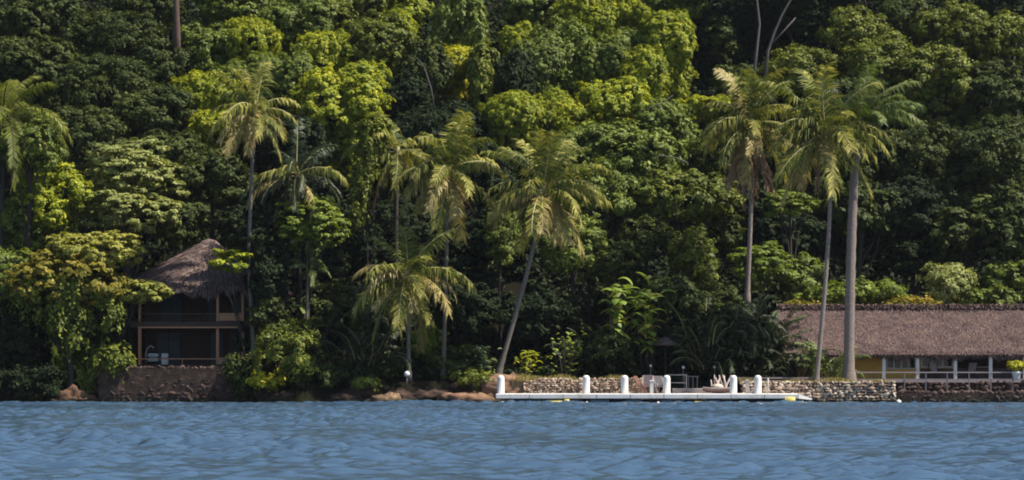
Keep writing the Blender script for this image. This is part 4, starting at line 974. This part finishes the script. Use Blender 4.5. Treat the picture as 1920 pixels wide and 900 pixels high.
tree(1600, -110, 150, 70, 'tall tree added above the frame to shade the dark gap from the right', 'dark', 'broad', Y=198, bpx=1650, r0=.12)  # unseen crown added to cast shade on the slope behind
tree(1440, -95, 130, 62, 'tall tree added above the frame to shade the dark gap below it', 'dark', 'broad', Y=197, bpx=1500, r0=.12)  # another unseen crown added as shadow caster
tree(1420, 75, 80, 60, 'added tree with shade-black leaves filling the dark gap at the top', 'deep', 'fine', Y=200)  # these four fill dark gaps with near-black leaves standing in for shade
tree(1500, 40, 70, 60, 'added tree with shade-black leaves in the dark gap right of the forked bare trunk', 'deep', 'fine', Y=199)
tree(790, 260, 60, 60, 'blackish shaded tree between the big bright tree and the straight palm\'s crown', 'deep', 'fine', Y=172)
tree(900, 330, 60, 70, 'added tree with shade-black leaves between the upper fronds of straight and leaning palms', 'deep', 'fine', Y=170)
# middle layer
def T(px, py, rx, ry, lab, col, sty='fine', **kw):
    if sty not in ('layer',) and 'lobes' not in kw: kw['skirt'] = True
    return tree(px, py, rx, ry, lab, col, sty, **kw)
T(1190, 290, 85, 62, 'green leafy tree centred above the bright green one right of the leaning palm', 'mid', 'broad')
T(1090, 290, 60, 55, 'green tree just behind the leaning palm\'s upper fronds', 'mid', 'broad')
T(1150, 205, 78, 62, 'bright leafy tree in the middle of the slope below the round-topped crowns', 'lime', 'broad')
T(1250, 250, 60, 60, 'green tree left of the skirted palm\'s upper fronds', 'mid', 'broad')
T(1345, 205, 85, 26, 'flat yellow-green branch tree left of the skirted palm\'s crown', 'lime', 'layer', dens=1.2)
T(1380, 160, 50, 40, 'small dark tree above the skirted palm', 'dark', 'broad')
T(1350, 300, 50, 50, 'dark tree left of the skirted palm\'s drooping fronds', 'dark', 'broad')
T(960, 222, 62, 50, 'yellow-green dome-shaped crown behind the leaning palm\'s top', 'lime', 'dome')
T(1035, 215, 48, 50, 'yellow-green crown right of the dome-shaped crown', 'lime', 'dome')
T(1208, 140, 54, 52, 'round green crown with bright rim below the biggest bright crown', 'lime', 'dome')
T(640, 195, 90, 72, 'big bright yellow-green tree between the tall thin palm and straight palm', 'lime', 'fine', per=95)
T(690, 300, 30, 75, 'narrow vine-covered tree column between the thin and the straight palm', 'olive', 'drape', Y=164, lobes=[(12, -58, 0, 30, 24), (4, -20, 0, 20, 34), (-10, 30, 0, 15, 50), (-20, 80, 0, 10, 42)])
T(385, 175, 60, 40, 'yellow-green dome crown left of the tall thin palm\'s crown', 'lime', 'dome')
T(405, 235, 62, 26, 'low yellow-green crown just left below the tall thin palm\'s crown', 'lime', 'dome')
T(560, 270, 70, 60, 'dark tree behind the shadowed coconut palm', 'deep', 'fine')
T(330, 300, 70, 60, 'dark tree right of the pale green layered tree', 'dark', 'broad')
T(1500, 330, 80, 60, 'dark green tree behind the slim palm\'s drooping fronds', 'dark', 'broad')
T(1610, 300, 70, 60, 'dark green tree behind the crown of the thick-trunked palm', 'dark', 'broad')
T(1690, 300, 70, 60, 'dark tree just right of the thick-trunked palm\'s crown', 'dark', 'broad')
T(1780, 300, 90, 75, 'large dark olive tree right of the royal palm fronds', 'dark', 'broad')
T(1880, 300, 80, 80, 'large dark tree at the right edge, halfway up the slope', 'dark', 'broad')
T(840, 240, 60, 50, 'dark tree behind the straight palm\'s crown', 'deep', 'fine')
T(760, 190, 60, 50, 'dark tree between the big bright tree and the small yellow tree', 'deep', 'fine')
T(150, 260, 90, 60, 'dark olive tree right of the feathery palm', 'dark', 'broad')
T(60, 130, 90, 60, 'dark green tree above the feathery palm at the left', 'dark', 'broad')
T(200, 170, 90, 70, 'olive flecked tree in the left part of the slope', 'dark', 'broad')
T(290, 215, 80, 60, 'mottled dark tree left of the yellow-green dome crown', 'dark', 'broad')
# upper layer
T(850, 118, 50, 32, 'small bright yellow tree in the upper middle of the slope', 'yellow', 'dome')
T(905, 140, 34, 60, 'green vine curtain right of the small bright yellow tree', 'olive', 'drape', lobes=[(0, -30, 0, 26, 30), (0, 10, 0, 22, 44)])
T(972, 85, 34, 42, 'narrow round-topped yellow-green crown right of the yellow tree', 'lime', 'dome')
T(960, 150, 45, 55, 'dark vine-hung trunk mass under the narrow round-topped crown', 'deep', 'drape')
T(860, 45, 60, 62, 'tall vine-draped tree above the small bright yellow tree', 'mid', 'drape', lobes=[(0, -30, 0, 40, 32), (34, 10, 0, 18, 50), (-30, 14, 0, 20, 46), (4, 10, .4, 24, 44)])
T(1060, 90, 70, 60, 'shaded green tree left of the biggest bright crown', 'mid', 'drape')
T(1120, 30, 92, 46, 'broad bright yellow-green canopy at the top middle', 'lime', 'dome')
T(1250, 85, 66, 76, 'biggest round bright green crown left of the dark gap', 'lime', 'dome', per=90)
T(1180, 100, 60, 50, 'dark green tree left of the biggest round bright crown', 'mid', 'fine')
T(470, 82, 58, 46, 'round yellow-green crown high above the tall thin palm', 'lime', 'dome')
T(615, 105, 64, 46, 'round yellow-green crown above the big bright tree', 'lime', 'dome')
T(550, 150, 50, 50, 'mid-green tree between the round yellow-green crowns', 'mid', 'fine')
T(710, 90, 66, 60, 'flecked olive tree right of the round yellow-green crowns', 'olive', 'broad')
T(390, 95, 60, 50, 'green tree left of the highest round yellow-green crown', 'mid', 'broad')
T(560, 40, 70, 50, 'mid green tree at the top left of middle', 'mid', 'broad')
T(660, 25, 70, 45, 'yellow-olive tree at the top, left of the vine-draped tree', 'olive', 'broad')
T(745, 15, 55, 45, 'lime tree at the top edge beside the vine-draped tree', 'lime', 'broad')
T(440, 15, 80, 40, 'green tree at the top edge right of the bare trunk', 'mid', 'broad')
T(210, 75, 90, 62, 'dark olive tree near the top left', 'dark', 'broad')
T(80, 40, 90, 60, 'dark green tree in the top left corner', 'dark', 'broad')
T(270, 10, 70, 45, 'dark tree at the top edge left of the bare trunk', 'dark', 'broad')
T(310, 130, 60, 60, 'dark tree below the bare brown trunk', 'dark', 'broad')
T(1605, 60, 62, 48, 'yellow-tinged olive tree right of the dark gap', 'olive', 'broad')
T(1500, 125, 66, 36, 'low olive tree under the dark gap behind the palm crowns', 'olive', 'broad')
T(1660, 125, 75, 62, 'olive tree above the royal palm\'s fronds', 'olive', 'broad')
T(1760, 150, 85, 70, 'large yellow-olive tree up right of the royal palm', 'olive', 'broad')
T(1600, 190, 70, 50, 'dark green tree behind the royal palm\'s top fronds', 'dark', 'broad')
T(1780, 55, 75, 46, 'yellow-olive tree near the top right', 'olive', 'broad')
T(1880, 75, 60, 45, 'dark olive tree in the top right corner', 'olive', 'broad')
T(1700, 35, 60, 40, 'dull green tree at the top edge beside the red earth patch', 'dark', 'broad')
T(1850, 175, 80, 60, 'dark olive tree right of the large yellow-olive tree', 'dark', 'broad')
T(1880, 10, 60, 40, 'dark tree at the very top right edge', 'deep', 'broad')
T(1000, 10, 60, 45, 'shaded green tree at the top edge left of the broad bright canopy', 'mid', 'fine')
T(1270, 5, 60, 30, 'green tree at the top edge above the biggest round crown', 'mid', 'broad')
T(1350, 60, 30, 30, 'small dark green tree right of the biggest round bright crown', 'dark', 'broad')

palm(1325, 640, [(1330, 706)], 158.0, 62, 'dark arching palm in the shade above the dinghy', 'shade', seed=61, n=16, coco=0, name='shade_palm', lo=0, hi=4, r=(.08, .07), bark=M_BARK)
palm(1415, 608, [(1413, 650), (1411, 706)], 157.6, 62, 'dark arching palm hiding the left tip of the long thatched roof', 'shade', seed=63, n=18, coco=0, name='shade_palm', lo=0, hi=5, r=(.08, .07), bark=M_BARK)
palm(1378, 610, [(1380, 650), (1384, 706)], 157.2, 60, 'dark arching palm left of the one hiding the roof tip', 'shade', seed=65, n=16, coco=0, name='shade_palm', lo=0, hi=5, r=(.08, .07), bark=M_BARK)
T(1010, 120, 50, 60, 'green plume-like tree between the narrow round-topped and broad bright crowns', 'mid', 'dome')
T(1130, 120, 60, 50, 'shaded plume-like tree under the broad bright canopy', 'mid', 'dome')
T(800, 130, 40, 60, 'dark vine-hung tree left of the small bright yellow tree', 'dark', 'drape')
T(500, 140, 46, 40, 'mid green crown above the tall thin palm\'s fronds', 'mid', 'dome')
T(440, 150, 44, 36, 'green crown between the high round crown and the left dome crown', 'mid', 'dome')
T(745, 60, 42, 50, 'yellow-flecked plume tree left of the tall vine-draped tree', 'lime', 'dome')
T(690, 160, 44, 44, 'bright plume crown on the upper right of the big bright tree', 'lime', 'dome')
T(1075, 245, 40, 50, 'leafy green crown above the leaning palm', 'lime', 'broad')
T(1225, 340, 50, 40, 'green leafy crown below the pale dead branch', 'mid', 'broad')
T(1110, 350, 46, 50, 'fresh green tree touching the leaning palm\'s right fronds', 'mid', 'broad', Y=166.5)
shrub(205, 672, 40, 30, 'leafy olive shrub spilling over the left end of the house base wall', 'olive', 'drape', 157.2)
shrub(150, 690, 34, 34, 'mid green leaves hanging above the rough orange rock', 'mid', 'drape', 157.6)
shrub(455, 700, 34, 36, 'dark vine hanging down the right end of the house base wall', 'dark', 'drape', 156.4)
shrub(500, 600, 36, 50, 'dark leafy bush overlapping the right side of the two-storey house', 'dark', 'broad', 158.0)
shrub(900, 712, 40, 12, 'low straw-green weeds on the orange rocks left of the dock', 'olive', 'airy', 154.6)
shrub(1140, 655, 50, 34, 'low bush behind the short pebble wall', 'dark', 'broad', 158.0)
shrub(1260, 560, 60, 45, 'dim leafy bush right of the banana plants', 'dark', 'broad', 160.5)
shrub(500, 525, 40, 46, 'dark leafy crown covering the right corner of the pointed thatched roof', 'deep', 'broad', 157.9)
# bare trunks
def bare(path, Y, r, mat, lab, extra=(), name='bare_trunk'):
    pts = [W(a, b, Y) for a, b in path]; base = pts[0]; t = MB()
    t.tube([p-base for p in pts], [r*(1-.5*i/(len(pts)-1)) for i in range(len(pts))], 8)
    for pth, rr_ in extra:
        q = [W(a, b, Y)-base for a, b in pth]; t.tube(q, [rr_*(1-.5*i/(len(q)-1)) for i in range(len(q))], 6)
    o = t.build(name, mat, None, base); tag(o, lab, 'tree trunk')
bare([(1408, 190), (1418, 100), (1424, 45), (1419, 0), (1419, -60)], 182, .12, M_DBARK, 'thin grey bare trunk rising in the dark gap above the skirted palm')
bare([(1430, 190), (1440, 95), (1452, 60), (1466, 28), (1482, 0), (1495, -40)], 183, .12, M_DBARK, 'forked grey bare trunk leaning right in the dark gap', [([(1444, 85), (1466, 62), (1492, 33)], .08)])
bare([(333, 150), (332, 60), (330, 0), (330, -30)], 184, .30, solid('brown_trunk', (.12,.075,.06), (.06,.04,.035), 4, .9, (3, 3, .6), .5), 'thick brown bare trunk near the top left', [([(328, 95), (325, 60), (328, 40)], .1)])
bare([(815, 205), (808, 165), (795, 125), (785, 112)], 176, .06, M_DBARK, 'thin dead grey trunk left of the small bright yellow tree')
bare([(1290, 306), (1268, 296), (1240, 292), (1222, 293)], 167, .05, M_DBARK, 'pale dead branch over the olive green tree left of the skirted palm', name='dead_branch')
bare([(1200, 212), (1222, 201), (1240, 196), (1262, 178)], 171, .04, M_DBARK, 'pale slanting branch under the flat yellow-green branch tree', name='dead_branch')
shrub(660, 705, 50, 22, 'low dark shrub above the small dark rocks left of the ochre boulder', 'deep', 'fine', 156.6)
shrub(735, 700, 40, 18, 'low dark plants on the bank beside the white globe lamp', 'dark', 'airy', 157)
shrub(800, 703, 45, 16, 'low dark plants at the foot of the straight palm', 'deep', 'fine', 157.6)
shrub(870, 705, 40, 14, 'low olive plants on the rock ledge left of the leaning palm', 'olive', 'airy', 157)
shrub(690, 722, 26, 12, 'small olive tuft of leaves hanging over the dark rock', 'mid', 'airy', 155.4)
# red earth patch high on the slope
def undergrowth():
    rng = np.random.default_rng(5); n = 14000
    x = rng.uniform(-46, 46, n); y = 157 + (rng.random(n)**.8)*66
    keep = ~((x < -15.5) & (x > -25) & (y < 168)) & ~((x > 16.5) & (y < 167.5)); x, y = x[keep], y[keep]
    z = terr(x, y); c = np.stack([x, y, z], -1); nc = len(c); rc = rng.uniform(.35, .95, nc)
    m = 50; idx = np.repeat(np.arange(nc), m); d = nrm(rng.normal(size=(nc*m, 3)) + np.array([0, -.3, .8]))
    P = c[idx] + d*rc[idx, None]*rng.uniform(.5, 1.1, (nc*m, 1)); N = nrm(d + rng.normal(size=(nc*m, 3))*.5 + np.array([0, 0, .4]))
    Q = leaf_quads(P, N, .25*rng.uniform(.6, 1.4, nc*m), 1.7, rng)
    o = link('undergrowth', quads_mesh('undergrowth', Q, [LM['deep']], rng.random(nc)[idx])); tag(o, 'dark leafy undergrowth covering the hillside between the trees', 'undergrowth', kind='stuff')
undergrowth()

# ------------------------------------------------------------------ air
def air():
    mb = MB().box(-620, 620, -320, 440, -3.5, 130)
    m = bpy.data.materials.new('air'); m.use_nodes = True; nt = m.node_tree
    for n in list(nt.nodes): nt.nodes.remove(n)
    out = nt.nodes.new('ShaderNodeOutputMaterial'); v = nt.nodes.new('ShaderNodeVolumePrincipled')
    v.inputs['Color'].default_value = (.80, .86, 1, 1); v.inputs['Density'].default_value = .00005; v.inputs['Anisotropy'].default_value = .2
    nt.links.new(v.outputs[0], out.inputs['Volume'])
    o = mb.build('haze', m); tag(o, 'thin pale sea air between the viewer and the shore', 'haze', kind='stuff')
air()
